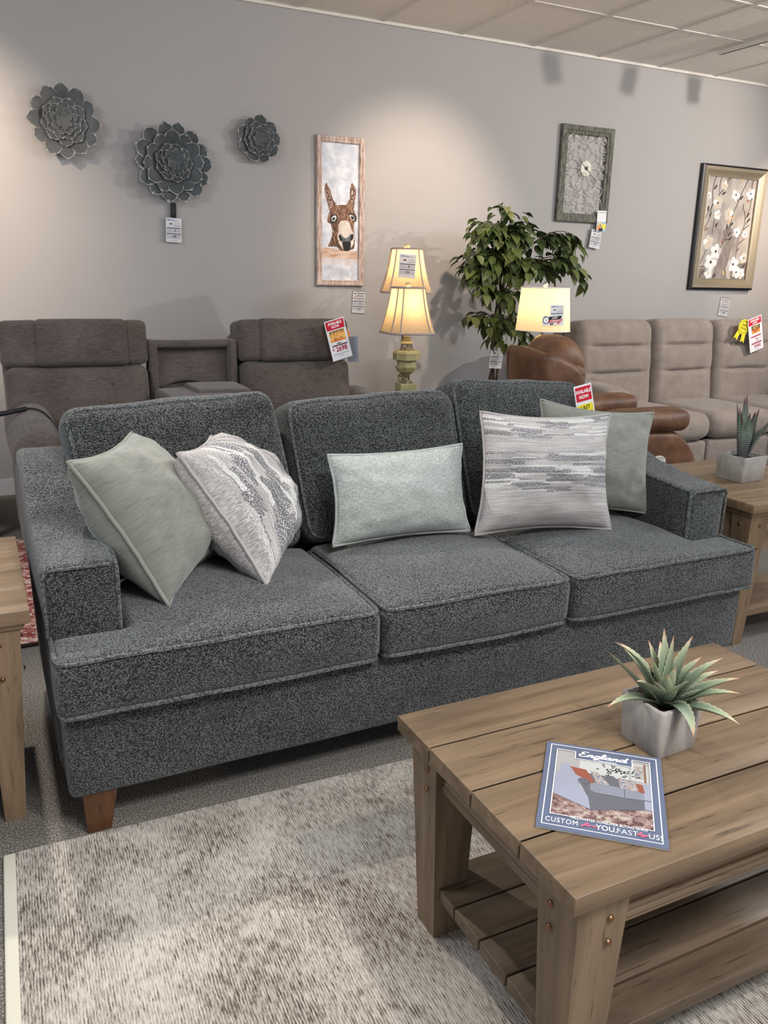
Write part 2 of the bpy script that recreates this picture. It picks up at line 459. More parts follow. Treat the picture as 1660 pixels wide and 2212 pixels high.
wv = k.math('SINE', k.math('ADD', k.math('MULTIPLY', s.outputs[0], 130), k.math('MULTIPLY', k.noise(k.coord(), 30, 2), 3)))
st = k.math('MULTIPLY', k.ramp(wv, [(.55, 0), (.9, 1)]), k.ramp(s.outputs[0], [(.0, .75), (.6, .5), (.8, 0)]))
k.color(k.mix(st, col, (.42, .40, .42)))
for nm, a, b in (('concrete', (.19, .17, .155), (.36, .33, .30)), ('pale_concrete', (.20, .18, .16), (.40, .365, .33))):
    k = N(nm, .85, .2); f = k.noise(k.coord(scale=(9, 9, 9)), 1.6, 5, .6); g2 = k.noise(k.coord(scale=(1, 1, .25)), 60, 3, .7)
    k.color(k.mix(.35, k.ramp(f, [(.3, a), (.7, b)]), k.ramp(g2, [(.3, a), (.7, b)]))); k.bump(g2, .15, .002)
# wall decor
k = N('zinc_petal', .55, .35); s = k.n('ShaderNodeSeparateXYZ'); k.t.links.new(k.coord('UV'), s.inputs[0])
nz = k.noise(k.coord(), 55, 3, .7); nb = k.noise(k.coord(), 9, 3)
rim = k.ramp(k.math('ADD', s.outputs[0], k.math('MULTIPLY', k.math('SUBTRACT', nz, .5), .22)), [(.93, 0), (1.0, 1)])
k.color(k.mix(k.math('MULTIPLY', rim, .9), k.ramp(nb, [(.3, (.085, .087, .088)), (.7, (.14, .143, .142))]), (.62, .60, .54)))
k = N('zinc_petal_dark', .55, .35); s = k.n('ShaderNodeSeparateXYZ'); k.t.links.new(k.coord('UV'), s.inputs[0])
nz = k.noise(k.coord(), 55, 3, .7); nb = k.noise(k.coord(), 9, 3)
rim = k.ramp(k.math('ADD', s.outputs[0], k.math('MULTIPLY', k.math('SUBTRACT', nz, .5), .22)), [(.93, 0), (1.0, 1)])
k.color(k.mix(k.math('MULTIPLY', rim, .9), k.ramp(nb, [(.3, (.050, .056, .060)), (.7, (.085, .094, .098))]), (.58, .58, .54)))
k = N('whitewashed_frame', .7, .2)
f = k.noise(k.coord(scale=(60, 20, 8)), 1.5, 4, .7)
k.color(k.ramp(f, [(.32, (.26, .16, .125)), (.46, (.42, .31, .265)), (.62, (.62, .53, .49))])); k.bump(f, .3, .002)
k = N('sage_grey_frame', .8, .2)
f = k.noise(k.coord(scale=(40, 20, 9)), 2, 5, .7)
k.color(k.ramp(f, [(.34, (.052, .047, .037)), (.5, (.130, .127, .103)), (.68, (.25, .24, .205))])); k.bump(f, .6, .004)
plain('scroll_iron', (.60, .57, .52), .6)
k = N('clock_face', .6); k.color(k.ramp(k.noise(k.coord(), 40, 4), [(.35, (.40, .37, .30)), (.5, (.70, .67, .58))]))
plain('black_metal', (.008, .008, .009), .4)
k = N('champagne_frame', .35, .5)
wv = k.n('ShaderNodeTexWave'); k.t.links.new(k.coord(scale=(1, 1, 1)), wv.inputs[0]); wv.inputs['Scale'].default_value = 55; wv.inputs['Distortion'].default_value = .2; wv.bands_direction = 'DIAGONAL'
k.color(k.mix(k.ramp(wv.outputs[0], [(.35, 0), (.65, 1)]), (.24, .19, .125), (.44, .37, .26))); k.b.inputs['Metallic'].default_value = .5
plain('black_frame', (.010, .008, .010), .3, .5)
def art(name, stops, sc=(6, 6, 6), det=5, rough=.6):
    k = N(name, rough, .2); k.color(k.ramp(k.noise(k.coord(scale=sc), 1.5, det, .65), stops)); return k
art('donkey_sky', [(.35, (.46, .49, .56)), (.52, (.58, .61, .68)), (.66, (.78, .79, .82))], (9, 9, 9))
art('barn_board', [(.35, (.42, .25, .16)), (.6, (.62, .48, .40))], (8, 8, 30))
art('mist_board', [(.35, (.52, .46, .45)), (.65, (.66, .63, .66))], (9, 9, 12))
art('fur_brown', [(.36, (.028, .015, .011)), (.5, (.11, .055, .036)), (.66, (.33, .20, .14))], (70, 20, 18))
art('fur_tawny', [(.34, (.07, .03, .022)), (.5, (.20, .10, .065)), (.68, (.46, .31, .21))], (75, 20, 22))
art('fur_inner', [(.40, (.03, .017, .014)), (.5, (.17, .10, .08)), (.6, (.60, .48, .42))], (60, 20, 55))
art('fur_dark', [(.4, (.010, .008, .010)), (.65, (.10, .085, .085))], (70, 20, 16))
art('muzzle_cream', [(.35, (.50, .42, .36)), (.65, (.72, .65, .60))], (14, 14, 8))
art('ink_soft', [(.35, (.030, .034, .040)), (.65, (.22, .24, .25))], (90, 20, 14))
plain('paint_white', (.80, .78, .75), .6); plain('paint_black', (.008, .008, .010), .6)
art('blossom_ground', [(.3, (.25, .21, .185)), (.5, (.42, .37, .33)), (.7, (.56, .51, .46))], (3.5, 3, 2.2), 4)
art('blossom_shadow', [(.35, (.17, .135, .12)), (.65, (.31, .265, .235))], (6, 6, 3))
plain('petal_white', (.78, .76, .73), .6); plain('petal_shade', (.56, .51, .48), .6); plain('petal_cream', (.62, .53, .42), .6)
plain('twig_paint', (.050, .032, .026), .6); plain('leaf_dark', (.045, .042, .036), .6); plain('leaf_rust', (.30, .15, .08), .6); plain('leaf_gold', (.62, .42, .18), .6)
# paper and ink
plain('paper', (.76, .75, .76), .5); plain('paper_ivory', (.68, .66, .56), .6); plain('ink_black', (.012, .010, .014), .6); plain('ink_grey', (.30, .29, .31), .6); plain('ink_pale', (.52, .51, .55), .6)
plain('ink_blue', (.018, .055, .20), .5); plain('ink_skyblue', (.25, .45, .68), .5); plain('ink_maroon', (.10, .018, .022), .5); plain('ink_red', (.56, .010, .030), .5); plain('ink_crimson', (.40, .020, .045), .5)
plain('ink_orange', (.85, .30, .05), .5); plain('ink_flame', (.90, .55, .16), .5); plain('ink_yellow', (.84, .68, .03), .5); plain('ink_white', (.85, .85, .85), .5); plain('card_grey', (.30, .31, .36), .6); plain('ink_lilac', (.55, .53, .60), .6)
k = N('clear_plastic', .08, .5); k.b.inputs['Transmission Weight'].default_value = 1; k.b.inputs['IOR'].default_value = 1.05; k.b.inputs['Alpha'].default_value = .25; k.b.inputs['Base Color'].default_value = (.95, .95, .95, 1)
k = N('cover_blue', .22, .5).color((.098, .118, .178)); k = N('page_white', .6).color((.70, .70, .70))
plain('cover_pink', (.78, .12, .20), .3); plain('pic_wall', (0.303, 0.292, 0.286), .25); plain('pic_light', (0.407, 0.407, 0.396), .25); plain('pic_sofa', (0.187, 0.193, 0.231), .25); plain('pic_sofa_dark', (0.105, 0.105, 0.121), .25); plain('pic_sofa_light', (0.253, 0.264, 0.330), .25)
plain('pic_coral', (0.231, 0.072, 0.047), .25); plain('pic_floor', (0.176, 0.110, 0.072), .25); plain('pic_leaf', (0.025, 0.036, 0.022), .25)
art('pic_rug', [(.38, (.09, .05, .05)), (.5, (.23, .145, .135)), (.62, (.36, .32, .27))], (55, 55, 55), 4, .25)
art('pic_print', [(.42, (.16, .16, .20)), (.5, (.38, .36, .33)), (.6, (.25, .19, .165))], (90, 90, 90), 2, .25)
SHAPES = """
DONKEY = {'earL': [(0.076, 0.682), (0.065, 0.656), (0.065, 0.62), (0.074, 0.577), (0.089, 0.539), (0.103, 0.498), (0.131, 0.522), (0.156, 0.538), (0.131, 0.568), (0.117, 0.599), (0.106, 0.632), (0.089, 0.66)], 'earLin': [(0.075, 0.65), (0.072, 0.618), (0.081, 0.577), (0.095, 0.544), (0.109, 0.516), (0.123, 0.541), (0.111, 0.574), (0.097, 0.607)], 'earR': [(0.267, 0.689), (0.256, 0.656), (0.252, 0.616), (0.254, 0.589), (0.236, 0.561), (0.227, 0.541), (0.253, 0.53), (0.282, 0.519), (0.293, 0.577), (0.299, 0.629), (0.293, 0.658), (0.28, 0.678)], 'earRin': [(0.269, 0.661), (0.264, 0.617), (0.264, 0.578), (0.267, 0.541), (0.277, 0.534), (0.285, 0.579), (0.291, 0.626), (0.283, 0.657)], 'neck': [(0.135, 0.371), (0.12, 0.333), (0.104, 0.295), (0.09, 0.265), (0.155, 0.264), (0.189, 0.238), (0.264, 0.248), (0.288, 0.259), (0.293, 0.315), (0.275, 0.377)], 'head': [(0.103, 0.498), (0.092, 0.471), (0.084, 0.428), (0.106, 0.415), (0.113, 0.403), (0.122, 0.373), (0.132, 0.354), (0.166, 0.335), (0.275, 0.339), (0.288, 0.37), (0.287, 0.425), (0.303, 0.441), (0.307, 0.468), (0.291, 0.497), (0.282, 0.519), (0.253, 0.538), (0.21, 0.544), (0.156, 0.538), (0.128, 0.524)], 'fore': [(0.137, 0.507), (0.165, 0.526), (0.199, 0.535), (0.239, 0.53), (0.262, 0.513), (0.256, 0.486), (0.234, 0.467), (0.222, 0.45), (0.199, 0.446), (0.177, 0.455), (0.154, 0.478)], 'cheekL': [(0.126, 0.418), (0.143, 0.438), (0.157, 0.454), (0.177, 0.44), (0.166, 0.41), (0.163, 0.372), (0.143, 0.364), (0.126, 0.383)], 'eyeLs': [(0.103, 0.459), (0.114, 0.472), (0.137, 0.478), (0.155, 0.469), (0.154, 0.439), (0.14, 0.426), (0.117, 0.413), (0.105, 0.424)], 'eyeLw': [(0.117, 0.452), (0.127, 0.465), (0.143, 0.471), (0.151, 0.461), (0.148, 0.444), (0.134, 0.433), (0.122, 0.435)], 'eyeLp': [(0.121, 0.452), (0.13, 0.461), (0.141, 0.459), (0.143, 0.448), (0.134, 0.438), (0.124, 0.44)], 'eyeRs': [(0.253, 0.483), (0.273, 0.492), (0.294, 0.48), (0.303, 0.456), (0.299, 0.435), (0.283, 0.445), (0.262, 0.456)], 'eyeRw': [(0.252, 0.476), (0.265, 0.48), (0.282, 0.475), (0.29, 0.46), (0.287, 0.445), (0.271, 0.449), (0.257, 0.461)], 'eyeRp': [(0.261, 0.469), (0.271, 0.477), (0.284, 0.47), (0.287, 0.455), (0.277, 0.449), (0.265, 0.456)], 'muz': [(0.188, 0.437), (0.214, 0.442), (0.237, 0.44), (0.251, 0.426), (0.26, 0.404), (0.269, 0.377), (0.287, 0.355), (0.291, 0.33), (0.284, 0.309), (0.261, 0.301), (0.229, 0.307), (0.195, 0.3), (0.169, 0.308), (0.16, 0.33), (0.163, 0.352), (0.17, 0.375), (0.168, 0.402), (0.175, 0.423)], 'muzD': [(0.172, 0.345), (0.189, 0.348), (0.212, 0.327), (0.235, 0.328), (0.258, 0.349), (0.281, 0.354), (0.285, 0.329), (0.27, 0.309), (0.247, 0.298), (0.201, 0.301), (0.178, 0.31)], 'nosL': [(0.17, 0.34), (0.18, 0.341), (0.195, 0.324), (0.2, 0.309), (0.186, 0.306), (0.173, 0.32)], 'nosR': [(0.269, 0.351), (0.279, 0.349), (0.28, 0.329), (0.27, 0.314), (0.258, 0.313), (0.261, 0.334)], 'chinW': [(0.168, 0.3), (0.201, 0.296), (0.264, 0.3), (0.286, 0.305), (0.279, 0.281), (0.261, 0.258), (0.236, 0.239), (0.207, 0.246), (0.186, 0.27)], 'chin': [(0.201, 0.299), (0.258, 0.301), (0.263, 0.276), (0.259, 0.247), (0.233, 0.237), (0.21, 0.243), (0.202, 0.271)]}
BL_STEM = [[(0.195, 0.967), (0.172, 0.911), (0.161, 0.824), (0.168, 0.761), (0.175, 0.706), (0.134, 0.635), (0.089, 0.563)], [(0.255, 0.969), (0.239, 0.893), (0.242, 0.801)], [(0.37, 0.965), (0.325, 0.916), (0.323, 0.889)], [(0.326, 0.875), (0.274, 0.826), (0.24, 0.792), (0.203, 0.735), (0.176, 0.701), (0.165, 0.627), (0.146, 0.566), (0.095, 0.494)], [(0.222, 0.607), (0.217, 0.541), (0.21, 0.466)], [(0.18, 0.404), (0.161, 0.323), (0.09, 0.183)], [(0.096, 0.188), (0.162, 0.197), (0.254, 0.177)], [(0.168, 0.161), (0.095, 0.073)], [(0.569, 0.969), (0.553, 0.908), (0.508, 0.817), (0.475, 0.736), (0.436, 0.649), (0.423, 0.573), (0.391, 0.482), (0.347, 0.386), (0.332, 0.357)], [(0.635, 0.968), (0.625, 0.898), (0.627, 0.852)], [(0.671, 0.807), (0.636, 0.772), (0.634, 0.711), (0.612, 0.643), (0.59, 0.609)], [(0.548, 0.735), (0.552, 0.697), (0.583, 0.647), (0.592, 0.566), (0.58, 0.518), (0.538, 0.445), (0.535, 0.382), (0.534, 0.276)], [(0.652, 0.564), (0.58, 0.518)], [(0.547, 0.397), (0.622, 0.448)], [(0.646, 0.612), (0.606, 0.562)], [(0.465, 0.772), (0.48, 0.745)], [(0.374, 0.425), (0.441, 0.437)], [(0.531, 0.334), (0.567, 0.364)]]
BL_FL = [(0.293, 0.873, 0.038, 'c'), (0.112, 0.78, 0.031, 'w'), (0.238, 0.728, 0.051, 'c'), (0.252, 0.631, 0.039, 'w'), (0.442, 0.804, 0.046, 'w'), (0.619, 0.823, 0.046, 'w'), (0.383, 0.642, 0.051, 'c'), (0.507, 0.496, 0.04, 'w'), (0.615, 0.481, 0.033, 'w'), (0.181, 0.399, 0.056, 'c'), (0.282, 0.326, 0.059, 'w'), (0.237, 0.235, 0.067, 'w'), (0.223, 0.138, 0.043, 'w'), (0.513, 0.222, 0.058, 'w'), (0.564, 0.155, 0.049, 'w'), (0.623, 0.146, 0.044, 'w'), (0.647, 0.279, 0.044, 'c')]
BL_LF = [(0.189, 0.853, 0.9, 'd'), (0.297, 0.809, 0.6, 'd'), (0.25, 0.547, 0.9, 'd'), (0.136, 0.507, 0.4, 'r'), (0.42, 0.476, 0.9, 'd'), (0.438, 0.439, 0.7, 'd'), (0.634, 0.602, 0.8, 'd'), (0.612, 0.443, 0.7, 'r'), (0.602, 0.766, 0.5, 'r'), (0.494, 0.927, 1.8, 'y'), (0.443, 0.612, 1.2, 'y'), (0.401, 0.58, 0.8, 'y'), (0.408, 0.147, 2.0, 'y'), (0.221, 0.09, 1.0, 'd'), (0.298, 0.082, 0.8, 'd'), (0.342, 0.414, 1.6, 'r'), (0.432, 0.56, 0.7, 'd'), (0.514, 0.784, 0.8, 'd'), (0.165, 0.627, 1.3, 'd'), (0.133, 0.676, 1.5, 'd'), (0.619, 0.644, 0.9, 'd'), (0.382, 0.534, 1.6, 'd'), (0.646, 0.21, 0.8, 'd')]
"""
# ================================================================== room
RX0, RX1, RY0 = -4.5, 12.5, -3.0
struct('floor', M().box(((RX0 + RX1) / 2, (RY0 + WALL_Y) / 2, -.05), (RX1 - RX0, WALL_Y - RY0, .1)), 'carpet')
struct('wall_back', M().box(((RX0 + RX1) / 2, WALL_Y + .06, CEIL_Z / 2), (RX1 - RX0, .12, CEIL_Z)), 'wall_paint')
struct('ceiling', M().box(((RX0 + RX1) / 2, (RY0 + WALL_Y) / 2, CEIL_Z + .05), (RX1 - RX0, WALL_Y - RY0, .1)), 'ceiling_tile')
struct('baseboard_back', M().box(((RX0 + RX1) / 2, WALL_Y - .008, .05), (RX1 - RX0, .016, .1)), 'trim_paint')
g = M(); G0, D2, T = 2.687, .854, .6096
x = G0 - T * 11
while x < RX1:
    g.box((x, (RY0 + WALL_Y) / 2, CEIL_Z - .003), (.024, WALL_Y - RY0, .006)); x += T
y = WALL_Y - D2
while y > RY0:
    g.box(((RX0 + RX1) / 2, y, CEIL_Z - .0025), (RX1 - RX0, .024, .005)); y -= T
struct('trim_1', g, 'white_metal')
struct('trim_2', M().box(((RX0 + RX1) / 2, WALL_Y - .011, CEIL_Z - .009), (RX1 - RX0, .022, .018)), 'white_metal')

# ================================================================== sofa
sofa = thing('sofa', 'slate grey-blue tweed three-seat sofa with track arms in the middle of the showroom', 'sofa', (1.24, 2.35, 0))
SX0, SX1 = .085, 2.395
def organic(p, a=.004, f=5):
    return V(p) + V((0, 0, a)) * noise.noise(V(p) * f) + V((0, a, 0)) * noise.noise(V(p) * f + V((9, 3, 1)))
def at(c): return lambda p: organic(p + V(c))
mb = M().rbox((SX1 - SX0 - .03, .93, .25), .02, at((1.24, 1.932 + .465, .12 + .125)), ni=(24, 8, 5), bulge=(0, .006, 0))
part('base', mb, 'slate_tweed', sofa, smooth=True)
mb = M().rbox((1.96, .2, .60), .03, at((1.24, 2.755, .53)), ni=8)
part('back_frame', mb, 'slate_tweed', sofa, smooth=True)
prof_y = [2.075, 2.25, 2.40, 2.50, 2.60, 2.70, 2.78, 2.85]
prof_z = [.682, .692, .712, .742, .785, .822, .838, .842]
def armtop(y):
    for i in range(len(prof_y) - 1):
        if y <= prof_y[i + 1]:
            t = max(0, (y - prof_y[i]) / (prof_y[i + 1] - prof_y[i])); t = t * t * (3 - 2 * t) * .5 + t * .5
            return prof_z[i] + t * (prof_z[i + 1] - prof_z[i])
    return prof_z[-1]
def make_arm(x0, x1, side):
    L = 2.85 - 2.075
    def fn(p):
        y = 2.075 + L / 2 + p.y; x = (x0 + x1) / 2 + p.x
        h = armtop(y); z = .115 + (p.z + .35) / .70 * (h - .115)
        # the outer side leans out a little towards the top
        x += side * -.012 * (1 - (z / .7))
        return organic((x, y, z), .003)
    mb = M().rbox((x1 - x0, L, .70), .024, fn, ni=(6, 22, 14), bulge=(.006, .006, 0))
    o = part('arm', mb, 'slate_tweed', sofa, smooth=True)
    # welt round the front panel and along the inner top edge
    xi = x1 if side < 0 else x0; s = 1 if side < 0 else -1
    path = [(xi - s * .004, 2.83 - .03 * k, armtop(2.83 - .03 * k) - .006) for k in range(25)] + [(xi - s * .006, 2.083, .678)]
    path += [(xi - s * .004, 2.077, z) for z in (.66, .60, .54, .48)]
    part('welt', M().tube(path, .006, 6), 'slate_piping', o, smooth=True)
    xs = [x0 + .02 + (x1 - x0 - .04) * k / 6 for k in range(7)]
    if side > 0: path = [(x0 + .004, 2.074, z) for z in (.5, .6, .66)] + [(x, 2.071, .676) for x in xs] + [(x1 - .004, 2.076, z) for z in (.66, .6, .5)]
    else: path = [(x0 + .006, 2.076, z) for z in (.45, .56, .66)] + [(x, 2.073, .679) for x in xs]
    part('welt', M().tube(path, .005, 6), 'slate_piping', o, smooth=True)
make_arm(SX0, .272, -1)
make_arm(2.225, SX1 + .012, 1)
# seat cushions (the outer two wrap round the arm fronts)
ZB, ZT = .362, .508
def seat(x0, x1, ear0=None, ear1=None):
    h = (ZT - ZB)
    yb = 2.50
    def puff(p):
        tx = max(0, 1 - ((p.x - (x0 + x1) / 2) / ((x1 - x0) / 2)) ** 2); ty = max(0, 1 - ((p.y - 2.21) / .32) ** 2)
        q = V(p)
        t = (p.z - ZB) / h
        if t > .5: q.z += (.040 * tx ** .6 * ty ** .8) * (t - .5) * 2
        if p.y < 2.0: q.y -= .012 * tx ** .7 * (1 - abs(2 * t - 1)) * min(1, (2.0 - p.y) / .1)
        return organic(q, .004, 7)
    mb = M()
    main = lambda p: puff(p + V(((x0 + x1) / 2, (1.887 + yb) / 2, (ZB + ZT) / 2)))
    mb.rbox((x1 - x0, yb - 1.887, h), .028, main, ni=(16, 14, 6))
    xl, xr = x0, x1
    for ea, inner in ((ear0, x0), (ear1, x1)):
        if ea is None: continue
        e0, e1 = min(ea, inner + (.09 if ea < inner else -.09)), max(ea, inner + (.09 if ea < inner else -.09))
        fn = lambda p, c=((e0 + e1) / 2, (1.887 + 2.066) / 2, (ZB + ZT) / 2): puff(p + V(c))
        mb.rbox((e1 - e0, 2.066 - 1.887, h), .028, fn, ni=(8, 5, 6))
        if ea < inner: xl = ea
        else: xr = ea
    o = part('seat_cushion', mb, 'slate_tweed', sofa, smooth=True)
    for z in (ZT - .007, ZB + .007):
        yl = 2.06 if ear0 is not None else 2.44; yr = 2.06 if ear1 is not None else 2.44
        pts = []
        for k in range(8): pts.append((xl + .007, yl - (yl - 1.925) * k / 7, z))
        pts += [(xl + .013, 1.902, z), (xl + .03, 1.894, z)]
        n = 22
        for k in range(1, n): pts.append((xl + .03 + (xr - xl - .06) * k / n, 1.892, z))
        pts += [(xr - .03, 1.894, z), (xr - .013, 1.902, z)]
        for k in range(8): pts.append((xr - .007, 1.925 + (yr - 1.925) * k / 7, z))
        pts = [puff(V(q)) + V((0, 0, .004 if z > .45 else -.004)) for q in pts]
        part('piping', M().tube(pts, .0065, 6), 'slate_piping', o, smooth=True)
seat(.276, .932, ear0=.088)
seat(.938, 1.580)
seat(1.586, 2.222, ear1=2.385)
# back cushions from the four corners of their front face
def lerp(a, b, t): return a + (b - a) * t
def quadmap(BL, BR, TR, TL):
    BL, BR, TR, TL = map(V, (BL, BR, TR, TL))
    nrm = (BR - BL).cross(TL - BL).normalized()   # towards the viewer
    if nrm.y > 0: nrm = -nrm
    def f(u, v, d): return lerp(lerp(BL, BR, u), lerp(TL, TR, u), v) - nrm * d
    return f, (BR - BL).length, (TL - BL).length
def box_cushion(parent, name, mat, pmat, BL, BR, TR, TL, th, r, puff=.03, ni=(16, 5, 14), seed=0, wob=.006, topsag=.0):
    f, w, h = quadmap(BL, BR, TR, TL)
    def fn(p):
        u, v = p.x / w + .5, p.z / h + .5
        q = f(u, v, p.y + th / 2)
        s = noise.noise(V((u * 3 + seed, v * 3, 1.3))) * wob
        q.y += s
        q.z += noise.noise(V((u * 4.5 + seed * 3, p.y * 4, .2))) * wob * 1.3 * max(0, v) - topsag * (1 - (2 * u - 1) ** 2) * max(0, v - .5)
        return q
    bl = (.012, puff, .012)
    mb = M().rbox((w, th, h), r, fn, ni=ni, bulge=bl)
    o = part(name, mb, mat, parent, smooth=True)
    if pmat:
        hh = (w / 2, th / 2, h / 2)
        for yy in (-th / 2 + r * .3, th / 2 - r * .3):
            pts = []
            a, b, rc = w / 2 - r * .3, h / 2 - r * .3, r
            def seg(x0, z0, x1, z1, n):
                for k in range(n): pts.append((lerp(x0, x1, k / n), lerp(z0, z1, k / n)))
            def arc(cx, cz, a0):
                for k in range(5): t = a0 + pi / 2 * k / 5; pts.append((cx + rc * cos(t), cz + rc * sin(t)))
            seg(-a + rc, -b, a - rc, -b, 14); arc(a - rc, -b + rc, -pi / 2); seg(a, -b + rc, a, b - rc, 12); arc(a - rc, b - rc, 0)
            seg(a - rc, b, -a + rc, b, 14); arc(-a + rc, b - rc, pi / 2); seg(-a, b - rc, -a, -b + rc, 12); arc(-a + rc, -b + rc, pi)
            path = [fn(bulged(V((x, yy, z)), hh, bl)) for x, z in pts]
            part('piping', M().tube(path, .0068, 6, closed=True), pmat, o, smooth=True)
    return o
box_cushion(sofa, 'back_cushion', 'slate_tweed', 'slate_piping', (.285, 2.46, .53), (.925, 2.46, .53), (.868, 2.62, 1.030), (.206, 2.62, .992), .19, .045, .035, seed=1)
box_cushion(sofa, 'back_cushion', 'slate_tweed', 'slate_piping', (.940, 2.47, .53), (1.570, 2.47, .53), (1.560, 2.63, 1.000), (.912, 2.63, .990), .19, .045, .035, seed=2)
box_cushion(sofa, 'back_cushion', 'slate_tweed', 'slate_piping', (1.580, 2.47, .53), (2.210, 2.47, .53), (2.150, 2.63, 1.008), (1.555, 2.64, 1.035), .19, .045, .035, seed=3)
for lx, ly in ((.165, 1.985), (2.31, 1.985), (.165, 2.78), (2.31, 2.78)):
    m = M(); sx = 1 if lx < 1 else -1
    pts = []
    for z, w in ((0, .058), (.128, .085)):
        for dx, dy in ((-1, -1), (1, -1), (1, 1), (-1, 1)): pts.append((lx + dx * w / 2 + sx * (z * .06), ly + dy * w / 2, z))
    m.add(pts, [(3, 2, 1, 0), (4, 5, 6, 7), (0, 1, 5, 4), (1, 2, 6, 5), (2, 3, 7, 6), (3, 0, 4, 7)])
    part('leg', m, 'leg_walnut', sofa)

# ------------------------------------------------------------------ throw pillows
def pillow(label, mat, pmat, BL, BR, TR, TL, T, c=.07, seed=0, ex=.55, wr=.006, group=None, v0=0, vs=1):
    BL, BR, TR, TL = map(V, (BL, BR, TR, TL))
    ctr = (BL + BR + TR + TL) / 4; base = V((ctr.x, ctr.y, min(BL.z, BR.z)))
    nrm = (BR - BL).cross(TL - BL).normalized()
    root = thing('throw_pillow', label, 'pillow', base, group=group)
    def edge(u, v):
        uu = u * (1 - c * (1 - v * v)) if abs(u) > 0 else u
        vv = v * (1 - c * (1 - u * u))
        return lerp(lerp(BL, BR, (uu + 1) / 2), lerp(TL, TR, (uu + 1) / 2), (vv + 1) / 2)
    n = 33
    def prm(i): t = -1 + 2 * i / (n - 1); return sin(t * pi / 2) * .35 + t * .65
    m = M()
    for sg in (1, -1):
        def fn(i, j):
            u, v = prm(i), prm(j)
            e = max(0, (1 - u * u) * (1 - v * v))
            t = T * e ** ex
            # creases running in from the seams and a soft crown
            k = noise.noise(V((u * 2.2 + seed, v * 2.2, sg * 3.1))) * .18 + noise.noise(V((u * 5 + seed, v * 5, sg * 2.0))) * .16 * (1 - e)
            m_ = min(1, e * 4)
            t *= 1 + k
            t += wr * noise.noise(V((u * 9 + seed, v * 3 + seed, 4))) * m_
            return edge(u, v) + nrm * sg * t
        m.grid(fn, n, n, uvf=lambda i, j: ((prm(i) + 1) / 2, v0 + vs * (prm(j) + 1) / 2))
    o = part('cushion', m, mat, root, smooth=True)
    path = []
    for k in range(24): path.append(edge(-1 + 2 * k / 24, -1))
    for k in range(24): path.append(edge(1, -1 + 2 * k / 24))
    for k in range(24): path.append(edge(1 - 2 * k / 24, 1))
    for k in range(24): path.append(edge(-1, 1 - 2 * k / 24))
    path = [q + nrm * .004 * noise.noise(V((i * .35, seed, 0))) for i, q in enumerate(path)]
    part('piping', M().tube(path, .0055, 6, closed=True), pmat, root, smooth=True)
    return root
pillow('sage green velvet throw pillow leaning on the left arm of the sofa', 'sage_velvet', 'sage_piping',
       (.396, 2.100, .532), (.608, 2.444, .54), (.405, 2.575, .918), (.182, 2.190, .922), .150, c=.105, seed=1, ex=.47)
pillow('striped grey and cream pillow leaning on the left sage green pillow', 'striped_weave', 'cream_piping',
       (.470, 2.245, .912), (.678, 2.120, .54), (.935, 2.554, .552), (.665, 2.61, .90), .150, c=.105, seed=5, ex=.47, v0=.30, vs=.52)
pillow('pale seafoam woven oblong lumbar pillow in the middle of the sofa', 'seafoam_weave', 'seafoam_weave',
       (.972, 2.345, .552), (1.474, 2.325, .552), (1.468, 2.395, .842), (.978, 2.405, .838), .09, c=.085, seed=9)
pillow('striped grey and cream pillow standing upright on the right seat of the sofa', 'striped_weave', 'cream_piping',
       (1.468, 2.285, .548), (1.956, 2.163, .546), (1.970, 2.243, .942), (1.524, 2.375, .954), .110, c=.10, seed=13, ex=.50)
pillow('sage green velvet throw pillow behind the upright striped pillow at the right', 'sage_velvet', 'sage_piping',
       (1.79, 2.40, .56), (2.235, 2.275, .545), (2.262, 2.335, .918), (1.828, 2.455, .972), .09, c=.115, seed=17, ex=.5)

# ================================================================== tables
def leg_mesh(cx, cy, z0, z1, top, bot, dx=0, dy=0):
    m = M(); pts = []
    for z, w, ox, oy in ((z0, bot, dx, dy), (z1, top, 0, 0)):
        for sx, sy in ((-1, -1), (1, -1), (1, 1), (-1, 1)): pts.append((cx + ox + sx * w / 2, cy + oy + sy * w / 2, z))
    return m.add(pts, [(3, 2, 1, 0), (4, 5, 6, 7), (0, 1, 5, 4), (1, 2, 6, 5), (2, 3, 7, 6), (3, 0, 4, 7)])
def nails(leg, cx, cy, hw, zs, sx, sy, off=.3):
    # domed nail heads on the two outward faces
    for z in zs:
        for ax in ('x', 'y'):
            m = M()
            prof = [(1e-6, .0045), (.003, .0042), (.0055, .0025), (.0065, 0)]
            m.lathe(prof[::-1], (0, 0, 0), 10)
            R = Matrix.Rotation(radians(90 * sx), 3, 'Y') if ax == 'x' else Matrix.Rotation(radians(-90 * sy), 3, 'X')
            o = V((cx + sx * hw, cy - sy * off * hw, z)) if ax == 'x' else V((cx - sx * off * hw, cy + sy * hw, z))
            m.v = [R @ q + o for q in m.v]
            part('nail_head', m, 'copper_nail', leg, smooth=True)
def planks(x0, x1, ys, z0, z1, gap=.0055):
    m = M()
    for a, b in zip(ys[:-1], ys[1:]):
        m.rbox((x1 - x0, b - a - gap, z1 - z0), .0014, lambda p, c=((x0 + x1) / 2, (a + b) / 2, (z0 + z1) / 2): p + V(c), ns=1, ni=0)
    return m
ct = thing('coffee_table', 'low weathered oak plank coffee table with a lower shelf on the pale rug', 'table', (1.175, 1.085, .012))
TX0, TX1, TY0, TY1, TZ = .72, 1.628, .791, 1.383, .505
part('tabletop', planks(TX0, TX1, [TY0, .938, 1.089, 1.244, TY1], TZ - .034, TZ), 'oak_x', ct, smooth=True)
